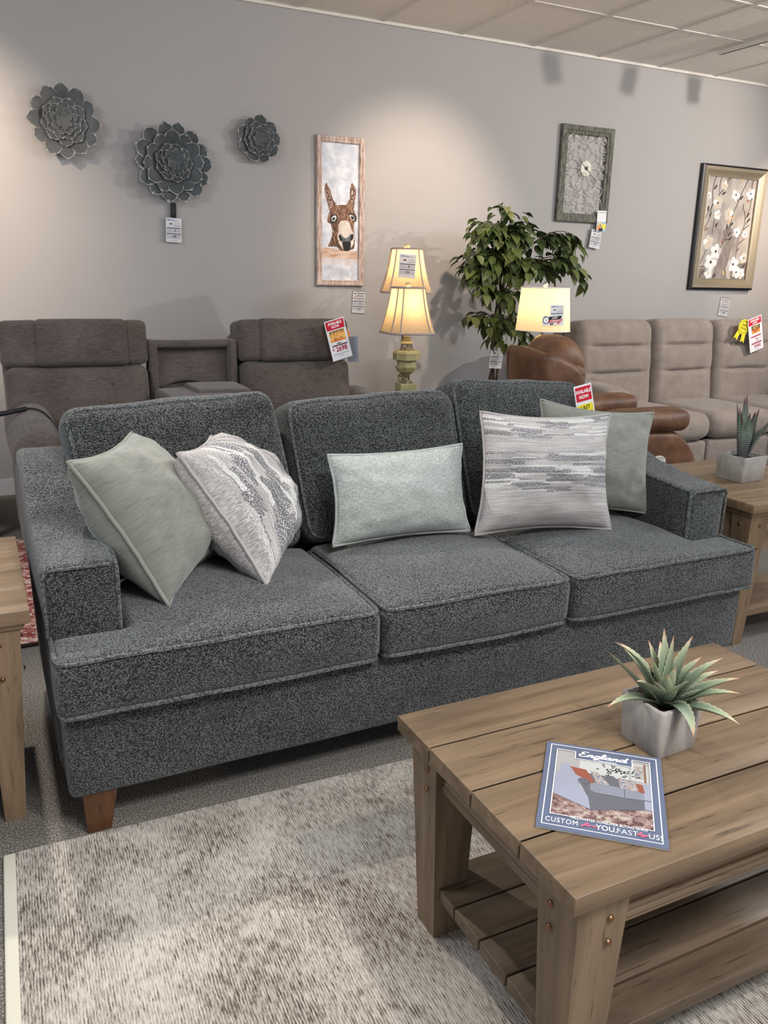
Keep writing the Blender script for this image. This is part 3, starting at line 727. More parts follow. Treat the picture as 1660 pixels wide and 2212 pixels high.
part('top_lining', M().box(((TX0 + TX1) / 2, (TY0 + TY1) / 2, TZ - .014), (TX1 - TX0 - .012, TY1 - TY0 - .012, .022)), 'plank_gap', ct)
lz = .471
for sx in (-1, 1):
    for sy in (-1, 1):
        cx = (TX0 + .078) if sx < 0 else (TX1 - .078); cy = (TY0 + .073) if sy < 0 else (TY1 - .073)
        lg = part('leg', leg_mesh(cx, cy, .012, lz, .104, .072, -sx * .003, -sy * .003), 'oak_z', ct)
        nails(lg, cx, cy, .0515, (.420, .374), sx, sy)
for nm, c, s, mt in (('apron', ((TX0 + TX1) / 2, TY0 + .056, .436), (TX1 - TX0 - .24, .022, .07), 'oak_x'), ('apron', ((TX0 + TX1) / 2, TY1 - .056, .436), (TX1 - TX0 - .24, .022, .07), 'oak_x'),
                     ('apron', (TX0 + .062, (TY0 + TY1) / 2, .436), (.022, TY1 - TY0 - .22, .07), 'oak_y'), ('apron', (TX1 - .062, (TY0 + TY1) / 2, .436), (.022, TY1 - TY0 - .22, .07), 'oak_y')):
    ap = part(nm, M().box(c, s), mt, ct)
    sx_ = s[0] > s[1]
    m = M()
    for dz, gr in ((-.030, .007), (-.040, .010), (-.050, .007)):
        if sx_: m.rbox((s[0], s[1] + gr * 2, .012), .004, lambda p, q=(c[0], c[1], c[2] + dz): p + V(q), ns=2, ni=0)
        else: m.rbox((s[0] + gr * 2, s[1], .012), .004, lambda p, q=(c[0], c[1], c[2] + dz): p + V(q), ns=2, ni=0)
    part('molding', m, mt, ap, smooth=True)
part('shelf', planks(TX0 + .052, TX1 - .052, [TY0 + .044, .915, 1.015, 1.11, 1.205, TY1 - .06], .112, .140), 'shelf_oak', ct, smooth=True)
part('shelf_lining', M().box(((TX0 + TX1) / 2, (TY0 + TY1) / 2, .124), (TX1 - TX0 - .14, TY1 - TY0 - .16, .016)), 'plank_gap', ct)

def end_table(label, x0, x1, y0, y1, tz):
    t = thing('end_table', label, 'table', ((x0 + x1) / 2, (y0 + y1) / 2, 0), group='pair of end tables')
    ys = [y0 + (y1 - y0) * k / 4 for k in range(5)]
    part('tabletop', planks(x0, x1, ys, tz - .034, tz, .002), 'pine_x', t, smooth=True)
    m = M().rbox((x1 - x0 - .03, y1 - y0 - .03, .022), .009, lambda p: p + V(((x0 + x1) / 2, (y0 + y1) / 2, tz - .045)), ns=2, ni=0)
    part('molding', m, 'pine_x', t, smooth=True)
    lz = tz - .056
    for sx in (-1, 1):
        for sy in (-1, 1):
            cx = x0 + .07 if sx < 0 else x1 - .07; cy = y0 + .07 if sy < 0 else y1 - .07
            lg = part('leg', leg_mesh(cx, cy, 0, lz, .092, .050, -sx * .012, -sy * .012), 'pine_z', t)
            nails(lg, cx, cy, .0455, (lz - .035, lz - .125), sx, sy, .1)
    for c, s in ((((x0 + x1) / 2, y0 + .045, lz - .07), (x1 - x0 - .2, .02, .14)), (((x0 + x1) / 2, y1 - .045, lz - .07), (x1 - x0 - .2, .02, .14))):
        part('apron', M().box(c, s), 'pine_x', t)
    for c, s in (((x0 + .045, (y0 + y1) / 2, lz - .07), (.02, y1 - y0 - .2, .14)), ((x1 - .045, (y0 + y1) / 2, lz - .07), (.02, y1 - y0 - .2, .14))):
        part('apron', M().box(c, s), 'pine_y', t)
    part('shelf', planks(x0 + .072, x1 - .072, [q * .80 + (y0 + y1) / 2 * .20 for q in ys], .11, .14, .002), 'pine_x', t, smooth=True)
    return t
end_table('warm pine end table with nail heads at the left arm of the sofa', -.57, .055, 2.035, 2.674, .60)
end_table('warm pine end table at the right arm of the sofa holding the dark spiky plant', 2.54, 3.17, 2.06, 2.73, .60)

# ================================================================== rugs
rug = thing('area_rug', 'large pale distressed rug with a cream bound edge under the coffee table', 'rug', (1.4, .5, 0), rz=radians(-1.6))
m = M(); X0, X1, Y0, Y1 = -1.480, 1.9, -2.3, 1.402
m.rbox((X1 - X0, Y1 - Y0, .012), .004, lambda p: p + V(((X0 + X1) / 2, (Y0 + Y1) / 2, .006)), ns=2, ni=4)
part('pile', m, 'rug_weave', rug, local=True, smooth=True)
part('binding', M().rbox((.028, Y1 - Y0 - .004, .014), .004, lambda p: p + V((X0 - .008, (Y0 + Y1) / 2 - .004, .007)), ns=2, ni=2), 'rug_binding', rug, local=True, smooth=True)
r2 = thing('area_rug', 'small red and cream mottled rug behind the left end of the sofa', 'rug', (-.2, 3.9, 0))
part('pile', M().rbox((1.9, 1.40, .012), .004, lambda p: p + V((-.2, 3.905, .006)), ns=2, ni=2), 'red_rug_weave', r2, smooth=True)
part('edge_binding', M().box((-.2, 3.20, .0065), (1.9, .014, .013)), 'red_rug_edge', r2)
# ================================================================== dark reclining loveseat with console
lv = thing('reclining_loveseat', 'dark brown-grey reclining loveseat with a middle console against the back wall', 'sofa', (1.08, 4.6, 0))
def soft(size, c, r, ni=(6, 4, 6), bulge=(0, 0, 0), tilt=0, wob=.006, seed=0, rz=0, shape=None):
    R = Matrix.Rotation(rz, 3, 'Z') @ Matrix.Rotation(tilt, 3, 'X')
    def fn(p):
        q = shape(V(p)) if shape else V(p)
        q = R @ q + V(c)
        d = noise.noise(q * 5 + V((seed, seed * 2, 0))) * wob
        return q + V((d * .3, d, d * .6))
    return M().rbox(size, r, fn, ni=ni, bulge=bulge)
U = 'umber_fabric'
def lv_seat(x0, x1, side, cx0, cx1):
    w = x1 - x0; c = (x0 + x1) / 2
    part('back_shell', soft((w - .02, .22, .95), (c, 4.93, .58), .07, tilt=-.10), U, lv, smooth=True)
    part('back_cushion', soft((w - .02, .17, .36), (c, 4.735, .715), .05, ni=(14, 3, 10), bulge=(0, .03, 0), tilt=-.16, seed=side), U, lv, smooth=True)
    part('headrest', soft((cx1 - cx0 + .012, .19, .245), ((cx0 + cx1) / 2, 4.765, 1.013), .030, ni=(12, 3, 8), bulge=(0, .025, .0), tilt=-.12, seed=side + 3), U, lv, smooth=True)
    for a, b, sd in ((x0, cx0 + .02, -1), (cx1 - .02, x1, 1)):
        def shp(p, sd=sd, ww=b - a):
            p.y += max(0, sd * p.x / ww + .2) * .05; return p
        part('headrest_wing', soft((b - a, .19, .240), ((a + b) / 2, 4.778, 1.011), .036, ni=(6, 3, 8), tilt=-.12, seed=side + sd, shape=shp), U, lv, smooth=True)
    part('seat_cushion', soft((w - .02, .62, .20), (c, 4.38, .40), .06, bulge=(0, 0, .03)), U, lv, smooth=True)
    part('footrest', soft((w - .02, .10, .30), (c, 4.08, .22), .04), U, lv, smooth=True)
lv_seat(.115, .858, 1, .292, .742)
lv_seat(1.365, 2.06, 7, 1.49, 1.935)
# console: fold-down back with a recessed panel, tray below
m = soft((.50, .07, .045), (1.108, 4.77, 1.003), .02, ni=(6, 1, 1))
for xx in (.885, 1.335): m2 = soft((.05, .12, .42), (xx, 4.78, .815), .02, ni=(1, 1, 6)); m.add(m2.v, m2.f)
part('console_frame', m, U, lv, smooth=True)
part('console_back', soft((.46, .05, .48), (1.11, 4.845, .77), .02, ni=(8, 1, 8), bulge=(0, .012, 0), tilt=-.05), U, lv, smooth=True)
def lip(p):
    if p.z < 0: p.z += .030 * max(0, 1 - ((p.x + .04) / .13) ** 2)
    return p
part('console_panel', soft((.43, .035, .215), (1.10, 4.80, .865), .014, ni=(20, 1, 4), bulge=(0, .01, 0), tilt=-.10, shape=lip), U, lv, smooth=True)
cs = part('console_tray', soft((.47, .55, .33), (1.11, 4.46, .60), .03, bulge=(0, 0, .008)), U, lv, smooth=True)
part('armrest_pad', soft((.30, .34, .05), (1.19, 4.55, .765), .02), U, lv, smooth=True)
m = M()
for k in range(3): m.lathe([(.006, 0), (.006, .003), (1e-6, .004)], (.985 + .022 * k, 4.30, .768), 8)
part('console_button', m, 'white_metal', lv)
for s, x in ((-1, .215), (1, 2.14)):
    def arm_shape(p, s=s):
        # padded roll that dips towards the front
        t = (p.y + .45) / .9
        p.z += .035 * t - .03 * (1 - t) ** 3
        p.z -= .025 * (s * -1 * p.x / .1 < -.2) * abs(p.x / .1)
        return p
    ar = part('arm', soft((.185, .86, .52), (x, 4.47, .30), .05, ni=(4, 10, 6)), U, lv, smooth=True)
    part('arm_pad', soft((.215, .90, .16), (x, 4.46, .605), .075, ni=(6, 12, 4), shape=arm_shape, bulge=(.01, 0, .015)), U, ar, smooth=True)
part('base', soft((1.86, .82, .14), (1.085, 4.52, .085), .02), U, lv, smooth=True)

cord = thing('remote_wand', 'thin black control wand with its cord lying across the left loveseat arm', 'cord', (.12, 4.46, .70))
part('handle', M().tube([(-.30, 4.40, .655), (-.05, 4.43, .688), (.10, 4.445, .706), (.204, 4.46, .722)], [.008, .0125, .0125, .011], 10), 'black_plastic', cord, smooth=True)
part('cord', M().tube(smooth_path([(.204, 4.46, .722), (.235, 4.44, .722), (.275, 4.40, .708), (.31, 4.36, .665), (.335, 4.33, .61), (.345, 4.32, .54)], 5), .0045, 6), 'black_plastic', cord, smooth=True)

bench = thing('low_table', 'corner of a low dark wood table at the left edge, behind the end table', 'table', (-.5, 4.95, 0))
part('tabletop', M().rbox((1.05, .55, .04), .008, lambda p: p + V((-.5, 4.99, .27)), ns=2, ni=0), 'dark_wood', bench, smooth=True)
for sx in (-1, 1):
    for sy in (-1, 1): part('leg', leg_mesh(-.5 + sx * .50, 4.99 + sy * .25, 0, .25, .055, .04), 'dark_wood', bench)

# ================================================================== taupe reclining sofa
ts = thing('reclining_sofa', 'long taupe suede reclining sofa with tufted backs at the right of the back wall', 'sofa', (5.0, 4.8, 0))
def tan_back(x0, x1, seed, zt=1.105):
    w, h = x1 - x0, zt - .42
    def shp(p):
        z = p.z + h / 2 + .42
        u = abs(2 * p.x / w)
        if p.y < 0:
            for zs, dep, lim in ((.915, .034, .84), (.715, .032, .84)):
                d = exp(-((z - zs - (.012 * (u > .6) * (u - .6) * 2)) / .015) ** 2)
                p.y += dep * d * (1 * max(.12, 1 - max(0, (u - .50) / .30)))
            # shallow vertical creases beside the tufted zone
            p.y += .008 * exp(-((u - .72) / .05) ** 2)
            p.y -= (.016 * exp(-((z - .81) / .09) ** 2) + .014 * exp(-((z - 1.0) / .08) ** 2)) * (1 - u * u * .6)
        return p
    part('back_cushion', soft((w - .012, .24, h), ((x0 + x1) / 2, 4.99, (zt + .42) / 2), .075, ni=(18, 3, 60), bulge=(0, .02, .008), tilt=-.10, seed=seed, shape=shp, wob=.009), 'taupe_suede', ts, smooth=True)
    part('back_shell', soft((w - .03, .14, zt - .15), ((x0 + x1) / 2, 5.17, (zt - .06) / 2 + .05), .05, tilt=-.06), 'taupe_suede', ts, smooth=True)
tan_back(3.955, 4.675, 1); tan_back(4.685, 5.315, 4, 1.112); tan_back(5.325, 5.99, 8, 1.105)
for x0, x1 in ((3.955, 4.675), (4.685, 5.315), (5.325, 5.99)):
    part('seat_cushion', soft((x1 - x0 - .006, .78, .19), ((x0 + x1) / 2, 4.61, .405), .08, ni=(10, 12, 4), bulge=(0, .01, .02), wob=.006), 'taupe_suede', ts, smooth=True)
    part('footrest', soft((x1 - x0 - .006, .09, .27), ((x0 + x1) / 2, 4.31, .165), .025, ni=(6, 2, 4)), 'taupe_suede', ts, smooth=True)
for x in (3.84, 6.10):
    ar = part('arm', soft((.21, .90, .54), (x, 4.72, .31), .05, ni=(4, 8, 5)), 'taupe_suede', ts, smooth=True)
    def pad(p):
        t = (p.y + .5)
        if t < .2: p.z -= .05 * (1 - t / .2) ** 2
        return p
    part('arm_pad', soft((.235, .92, .15), (x, 4.71, .625), .065, ni=(5, 14, 3), bulge=(.01, 0, .015), shape=pad), 'taupe_suede', ar, smooth=True)
part('base', soft((2.2, .80, .10), (4.97, 4.75, .065), .02), 'taupe_suede', ts, smooth=True)

# ================================================================== brown recliner
rc = thing('recliner', 'brown suede-leather recliner seen from its side, turned to face right', 'armchair', (3.221, 3.841, 0), rz=radians(-14))
B = 'saddle_leather'
def lsoft(size, c, r, **kw): return soft(size, c, r, **kw)
def shell(p):
    # wrap-round back: sides sweep forward, top rises to the middle
    s = p.y / .29
    p.x += .14 * abs(s) ** 2.2 * 1.0 - .02
    p.z += (-.055 * abs(s) ** 2) * (p.z > 0)
    return p
part('back_shell', lsoft((.10, .56, .62), (-.40, .06, .712), .04, ni=(2, 16, 8), shape=shell), B, rc, local=True, smooth=True)
for s in (-1, 1):
    def wing(p, s=s):
        t = (p.z + .25) / .5; f = (p.x + .13) / .26
        p.z -= .10 * max(0, f) ** 2 * (p.z > 0)
        p.x += .05 * (1 - t)
        return p
    part('back_wing', lsoft((.26, .11, .52), (-.29, .06 + s * .255, .748), .045, ni=(8, 3, 8), shape=wing), B, rc, local=True, smooth=True)
def head(p):
    if p.x > -.03:
        for zs, dp in ((.035, .012), (.085, .010), (-.02, .012), (-.07, .008)):
            p.x -= dp * exp(-((p.z - zs - .10 * p.y) / .012) ** 2) * min(1, (p.x + .03) / .06)
    p.z -= .035 * max(0, p.x / .12) ** 2 * (p.z > 0)
    return p
part('head_cushion', lsoft((.24, .46, .38), (-.215, .075, .868), .11, ni=(4, 14, 30), bulge=(.035, 0, .03), shape=head, wob=.012, seed=3), B, rc, local=True, smooth=True)
part('back_cushion', lsoft((.22, .52, .34), (-.20, .08, .62), .08, bulge=(.04, 0, 0)), B, rc, local=True, smooth=True)
part('seat_cushion', lsoft((.66, .42, .22), (.12, .06, .40), .08, bulge=(0, 0, .03)), B, rc, local=True, smooth=True)
part('footrest', lsoft((.10, .42, .34), (.46, .06, .25), .04), B, rc, local=True, smooth=True)
for s in (-1, 1):
    yc = .06 + s * .30
    def side(p):
        t = (p.x + .42) / .84
        if t > .8: p.z -= .16 * ((t - .8) / .2) ** 2 * max(0, (p.z + .1) / .37)
        return p
    sp_ = part('arm', lsoft((.86, .17, .54), (.11, yc, .31), .04, ni=(22, 3, 8), shape=side), B, rc, local=True, smooth=True)
    def pad(p):
        t = (p.x + .36) / .72
        p.z += .03 * t - .045 * max(0, 1 - t * 2.2)
        return p
    part('arm_pad', lsoft((.70, .21, .115), (.115, yc, .615), .05, ni=(12, 4, 3), bulge=(0, .01, .012), shape=pad), B, sp_, local=True, smooth=True)
    if s < 0:
        m = M(); R = Matrix.Rotation(radians(90), 3, 'X')
        m.lathe([(.030, -.012), (.038, -.006), (.038, .010), (.034, .014), (.024, .010), (.012, .006), (1e-6, .006)], (0, 0, 0), 20)
        m.v = [R @ V((q.x, q.y * .8, q.z)) + V((.29, yc - .088, .415)) for q in m.v]
        part('control_ring', m, 'white_metal', sp_, local=True, smooth=True)
part('base', lsoft((.70, .56, .12), (.08, .06, .075), .02), B, rc, local=True, smooth=True)

# ================================================================== urn lamps
hid = thing('lamp_table', 'side table mostly hidden behind the sofa, carrying the two urn lamps', 'table', (2.505, 4.72, 0))
part('tabletop', M().rbox((.43, .80, .03), .006, lambda p: p + V((2.507, 4.72, .585)), ns=2, ni=0), 'dark_wood', hid, smooth=True)
for sx in (-1, 1):
    for sy in (-1, 1): part('leg', leg_mesh(2.507 + sx * .18, 4.72 + sy * .35, 0, .57, .05, .035), 'dark_wood', hid)
def octo(cut=.30):
    pts = []
    for sx, sy in ((1, 0), (0, 1), (-1, 0), (0, -1)): pass
    return [atan for atan in ()]
def shade_ring(w, zz, cut):
    a, b = w, w * (1 - cut)
    return [(a, -b), (a, b), (b, a), (-b, a), (-a, b), (-a, -b), (-b, -a), (b, -a)], zz
def urn_lamp(label, x, y, zbase, ztop, rz, extra=0.0, ws=1.0):
    L = thing('table_lamp', label, 'lamp', (x, y, zbase), rz=rz, group='pair of urn lamps')
    H = ztop - zbase
    # heights are measured from the top of the finial downwards
    fz = H
    zs1 = H - .032; zs0 = zs1 - .262; w0, w1 = .140 * ws, .084 * ws; cut = .30
    n = 12; rings = []
    for i in range(n):
        t = i / (n - 1)
        w = w1 + (w0 - w1) * (.62 * (1 - t) + .38 * (1 - t) ** 2.6)
        rings.append(shade_ring(w, zs0 + (zs1 - zs0) * t, cut))
    m = M()
    m.grid(lambda i, j: (*rings[i][0][j], rings[i][1]), n, 8, cv=True)
    sh = part('lamp_shade', m, 'linen_shade', L, local=True)
    for j in range(8):
        part('shade_rib', M().tube([V((*rings[i][0][j], rings[i][1])) * 1.0 for i in range(n)], .0042, 6), 'mauve_trim', sh, local=True, smooth=True)
    for i, rr in ((0, .0065), (n - 1, .006)):
        part('shade_trim', M().tube([(*q, rings[i][1]) for q in rings[i][0]], rr, 6, closed=True), 'mauve_trim', sh, local=True, smooth=True)
    part('finial', M().lathe([(.008, 0), (.010, .014), (.012, .020), (.019, .026), (.021, .034), (.019, .041), (.012, .046), (1e-6, .047)], (0, 0, fz - .047), 8), 'lamp_cream', L, local=True)
    m = M().tube([(0, 0, fz - .046), (0, 0, zs0 + .03)], .004, 6)
    for a in range(4): m.tube([(0, 0, zs1 - .004), (rings[-1][0][a * 2 + 1][0], rings[-1][0][a * 2 + 1][1], zs1 - .002)], .002, 5)
    part('harp', m, 'white_metal', L, local=True)
    part('bulb', M().ball((0, 0, zs0 + .13), .028, n=10), 'warm_bulb', L, local=True, smooth=True)
    z = zs0
    def oct_lathe(prof): return M().lathe(prof, (0, 0, 0), 8, rot=radians(22.5))
    part('neck', oct_lathe([(.018, z - .024), (.016, z - .018), (.016, z + .06), (1e-6, z + .06)]), 'lamp_cream', L, local=True)
    part('cap', oct_lathe([(.034, z - .068), (.040, z - .062), (.022, z - .044), (.028, z - .040), (.016, z - .034), (.017, z - .027), (.024, z - .022), (.020, z - .018)]), 'lamp_cream', L, local=True)
    part('collar', oct_lathe([(.046, z - .104), (.036, z - .088), (.031, z - .068)]), 'antique_bronze', L, local=True)
    zz = z - .104
    part('urn', oct_lathe([(.030, zz - .142), (.052, zz - .128), (.066, zz - .105), (.068, zz - .100), (.056, zz - .090), (.055, zz - .072), (.066, zz - .060), (.083, zz - .056), (.083, zz - .022), (.086, zz - .019), (.080, zz - .008), (.070, zz - .001), (.046, zz)]), 'lamp_sage', L, local=True)
    part('stem', oct_lathe([(.042, zz - .198 - extra), (.036, zz - .190 - extra), (.024, zz - .176 - extra), (.022, zz - .160), (.030, zz - .142)]), 'antique_bronze', L, local=True)
    zp = zz - .198 - extra
    m = M().rbox((.104 if ws == 1 else .07, .104 if ws == 1 else .07, zp - .012), .004, lambda p: p + V((0, 0, .006 + zp / 2)), ns=1, ni=0)
    part('plinth', m, 'lamp_sage', L, local=True)
    part('foot', M().box((0, 0, .008), (.125 if ws == 1 else .09, .125 if ws == 1 else .09, .016)), 'lamp_sage', L, local=True)
    return zbase + zs0 + .13
LAMPS = []
LAMPS.append((2.366, 4.55, urn_lamp('nearer and lower of the two sage urn lamps, its shade overlapping the other', 2.366, 4.55, .60, 1.358, radians(-6))))
LAMPS.append((2.51, 4.86, urn_lamp('farther and taller of the two sage urn lamps, price card on its shade', 2.51, 4.86, .60, 1.588, radians(-24), extra=.23, ws=1.14)))
# ------------------------------------------------------------------ white drum lamp
WL = V((3.345, 4.52, 0))
ht = thing('lamp_table', 'side table hidden behind the brown recliner, under the white drum lamp', 'table', (WL.x, WL.y, 0))
part('tabletop', M().lathe([(.155, .545), (.16, .55), (.16, .57), (.155, .575)], (WL.x, WL.y, 0), 28), 'dark_wood', ht, smooth=True)
part('pedestal', M().lathe([(.16, 0), (.16, .02), (.035, .06), (.03, .3), (.04, .545)], (WL.x, WL.y, 0), 16), 'dark_wood', ht, smooth=True)
dl = thing('table_lamp', 'lit lamp with a white drum shade behind the brown recliner', 'lamp', (WL.x, WL.y, .575))
m = M().lathe([(.176, .495), (.153, .765)], seg=48)
sh = part('lamp_shade', m, 'white_shade', dl, local=True, smooth=True)
part('shade_trim', M().tube([(.176 * cos(a * pi / 24), .176 * sin(a * pi / 24), .496) for a in range(48)], .003, 5, closed=True), 'white_fabric', sh, local=True, smooth=True)
part('shade_trim', M().tube([(.153 * cos(a * pi / 24), .153 * sin(a * pi / 24), .764) for a in range(48)], .003, 5, closed=True), 'white_fabric', sh, local=True, smooth=True)
m = M().tube([(0, 0, .50), (0, 0, .79)], .004, 6)
for a in range(3): m.tube([(0, 0, .755), (.153 * cos(a * 2.1), .153 * sin(a * 2.1), .757)], .002, 5)
part('harp', m, 'chrome', dl, local=True)
part('finial', M().lathe([(.006, .765), (.016, .775), (.019, .785), (.012, .798), (.006, .806), (1e-6, .81)], seg=14), 'chrome', dl, local=True, smooth=True)
part('bulb', M().ball((0, 0, .63), .03, n=10), 'warm_bulb', dl, local=True, smooth=True)
part('neck', M().lathe([(.045, .45), (.03, .462), (.012, .47), (.014, .50), (.01, .56), (1e-6, .56)], seg=16), 'chrome', dl, local=True, smooth=True)
part('body', M().lathe([(.07, 0), (.075, .012), (.05, .03), (.07, .10), (.10, .22), (.10, .32), (.07, .42), (.045, .45)], seg=24), 'cream_glaze', dl, local=True, smooth=True)
LAMPS.append((WL.x, WL.y, .575 + .63))

# ================================================================== ficus
fx = thing('artificial_tree', 'leafy green ficus tree standing against the wall behind the white drum lamp', 'plant', (3.42, 5.20, 0))
part('pot', M().lathe([(.12, 0), (.13, .01), (.155, .24), (.165, .26), (.165, .28), (.145, .28), (.14, .25)], (3.42, 5.20, 0), 24), 'dark_wood', fx, smooth=True)
part('soil', M().lathe([(.14, .25), (1e-6, .26)], (3.42, 5.20, 0), 20), 'soil', fx)
tr = random.Random(4)
for pts, r in (([(3.41, 5.20, .25), (3.40, 5.20, .6), (3.44, 5.19, .9), (3.42, 5.19, 1.15), (3.47, 5.18, 1.4), (3.44, 5.19, 1.62), (3.40, 5.2, 1.78)], .018),
               ([(3.45, 5.22, .25), (3.46, 5.22, .6), (3.42, 5.22, .9), (3.47, 5.20, 1.2), (3.45, 5.2, 1.4), (3.56, 5.17, 1.55), (3.64, 5.13, 1.72)], .015),
               ([(3.43, 5.17, .25), (3.44, 5.16, .7), (3.45, 5.16, 1.0), (3.42, 5.15, 1.2), (3.33, 5.1, 1.36), (3.22, 5.08, 1.45)], .013)):
    p2 = smooth_path(pts, 6)
    part('trunk', M().tube(p2, [r * (1 - .55 * i / len(p2)) for i in range(len(p2))], 8), 'bark', fx, smooth=True)
# leaf sprays: (start, control, end, number of leaves) -- every spray droops at its end
SPR = []
def spray(a, b, c, n, spread=.08, size=.075): SPR.append((V(a), V(b), V(c), n, spread, size))
for k in range(24):   # dense top of the crown
    a = tr.uniform(0, 2 * pi); rr = tr.uniform(.10, .24)
    z = tr.uniform(1.45, 1.80)
    spray((3.42, 5.19, z - .12), (3.38 + rr * .55 * cos(a), 5.19 + rr * .5 * sin(a), z + .06), (3.34 + rr * cos(a), 5.16 + rr * .8 * sin(a), z - .05), 26, .10, .102)
spray((3.40, 5.2, 1.66), (3.22, 5.12, 1.78), (3.09, 5.08, 1.60), 13, .05)
spray((3.40, 5.2, 1.62), (3.22, 5.10, 1.70), (3.05, 5.02, 1.44), 12, .05)
spray((3.42, 5.2, 1.75), (3.42, 5.15, 1.93), (3.32, 5.1, 1.84), 14, .08, .085)
spray((3.42, 5.2, 1.75), (3.46, 5.15, 1.92), (3.55, 5.1, 1.76), 14, .08, .085)
for e in ((4.06, 5.12, 1.52), (4.03, 5.05, 1.66), (3.96, 4.98, 1.60), (3.88, 4.95, 1.55)):   # right-hand lobe
    spray((3.56, 5.17, 1.52), (3.80, 5.1, 1.84), e, 22, .075, .095)
for e in ((4.05, 4.98, 1.36), (3.98, 4.95, 1.45), (3.84, 4.9, 1.46), (3.74, 4.92, 1.50)):
    spray((3.54, 5.16, 1.42), (3.80, 5.05, 1.62), e, 20, .075, .10)
for e in ((3.36, 4.92, 1.40), (3.46, 4.88, 1.42), (3.60, 4.90, 1.43), (3.72, 4.95, 1.42), (3.42, 4.84, 1.44)):  # lit middle spray
    spray((3.46, 5.17, 1.30), (3.52, 4.98, 1.62), e, 24, .07, .105)
for e in ((3.08, 5.05, 1.36), (3.12, 5.0, 1.30), (3.2, 4.98, 1.28)):
    spray((3.42, 5.16, 1.22), (3.22, 5.06, 1.44), e, 12, .055, .088)
for e in ((3.30, 4.98, 1.22), (3.40, 4.94, 1.16), (3.55, 4.96, 1.22), (3.22, 5.02, 1.26)):
    spray((3.44, 5.17, 1.22), (3.40, 5.02, 1.38), e, 14, .07, .095)
for e in ((3.06, 5.02, 1.13), (3.2, 4.95, 1.05), (3.12, 5.02, 1.10)):
    spray((3.44, 5.18, 1.06), (3.24, 5.05, 1.22), e, 13, .055, .088)
for e in ((3.24, 4.98, .98), (3.34, 4.92, .96), (3.50, 4.95, .97), (3.60, 4.98, 1.00), (3.62, 5.05, 1.12), (3.28, 5.0, 1.06)):
    spray((3.44, 5.18, 1.02), (3.42, 5.03, 1.20), e, 18, .07, .092)
fol = M(); tw = M()
for a, b, c, n, sp_, size in SPR:
    P = [(1 - t) ** 2 * a + 2 * t * (1 - t) * b + t * t * c for t in [i / 9 for i in range(10)]]
    tw.tube(P, [.005 * (1 - .7 * i / 10) for i in range(10)], 5)
    for k in range(n):
        t = .28 + .72 * (k + tr.random()) / n
        o = (1 - t) ** 2 * a + 2 * t * (1 - t) * b + t * t * c
        tang = (2 * (1 - t) * (b - a) + 2 * t * (c - b)).normalized()
        out = V((tr.uniform(-1, 1), tr.uniform(-1, 1), tr.uniform(-.9, .35)))
        d = (tang * .7 + out * .8 + V((0, 0, -.35))).normalized()
        o = o + out * sp_ * tr.uniform(.1, .9)
        sd = d.cross(V((tr.uniform(-.4, .4), tr.uniform(-.4, .4), 1))).normalized(); up = sd.cross(d)
        s = size * tr.uniform(.7, 1.2); wd = s * .31
        rows = [(0, .05, 0), (.18, .75, .03), (.42, 1, .05), (.68, .72, .03), (.88, .28, -.04), (1, 0.02, -.09)]
        pts = []; uvs = []; tone = tr.random()
        for l, w, h in rows:
            for q in (-1, 0, 1):
                pts.append(o + d * (l * s) + sd * (q * w * wd) + up * ((h + (.10 * w if q else 0)) * s)); uvs.append((tone, .5 + q * .5))
        fs = []
        for i in range(5):
            for j in range(2): fs.append((i * 3 + j, i * 3 + j + 1, (i + 1) * 3 + j + 1, (i + 1) * 3 + j))
        fol.add(pts, fs, None, uvs)
part('twigs', tw, 'bark', fx, smooth=True)
part('foliage', fol, 'ficus_leaf', fx, smooth=True)

# ================================================================== potted succulents
def serrated_leaf(o, d0, L, W, bend, yaw, serr=True, n=16, thick=.10, fold=.35, tipc=True, twist=0):
    """blade that starts at o going up-and-out, bending by 'bend' along its length"""
    m = M(); pts = []; uvs = []
    R = Matrix.Rotation(yaw, 3, 'Z')
    pos = V((0, 0, 0)); ang = d0
    sp = []
    for i in range(n + 1):
        t = i / n
        sp.append((pos.copy(), ang))
        ang = d0 - bend * (t ** 1.3)
        pos = pos + V((cos(ang), 0, sin(ang))) * (L / n)
    for i, (q, a) in enumerate(sp):
        t = i / n
        w = W * (sin(min(1, .25 + t * .75) * pi) ** .6 if t < .35 else (1 - ((t - .35) / .65) ** 1.5) * .985 + .015) * (.75 + .25 * min(1, t / .3))
        if serr: w *= 1 + (.13 if i % 2 else -.06) * (0.2 < t < .97)
        nrm = V((-sin(a), 0, cos(a)))
        tw_ = twist * t
        for k, (sx, h) in enumerate(((-1, fold), (-.55, .10), (0, 0), (.55, .10), (1, fold), (.5, -thick * 1.1), (0, -thick * 2.0), (-.5, -thick * 1.1))):
            if k >= 5: pass
            s2 = V((0, cos(tw_), 0)) + nrm * sin(tw_)
            pts.append(o + R @ (q + s2 * (sx * w) + nrm * (h * w))); uvs.append((t, .5 + .5 * sx))
    fs = []
    for i in range(n):
        for k in range(8):
            k2 = (k + 1) % 8
            fs.append((i * 8 + k, i * 8 + k2, (i + 1) * 8 + k2, (i + 1) * 8 + k))
    fs.append(tuple(range(8))); fs.append(tuple(n * 8 + k for k in range(8))[::-1])
    return m.add(pts, fs, None, uvs)
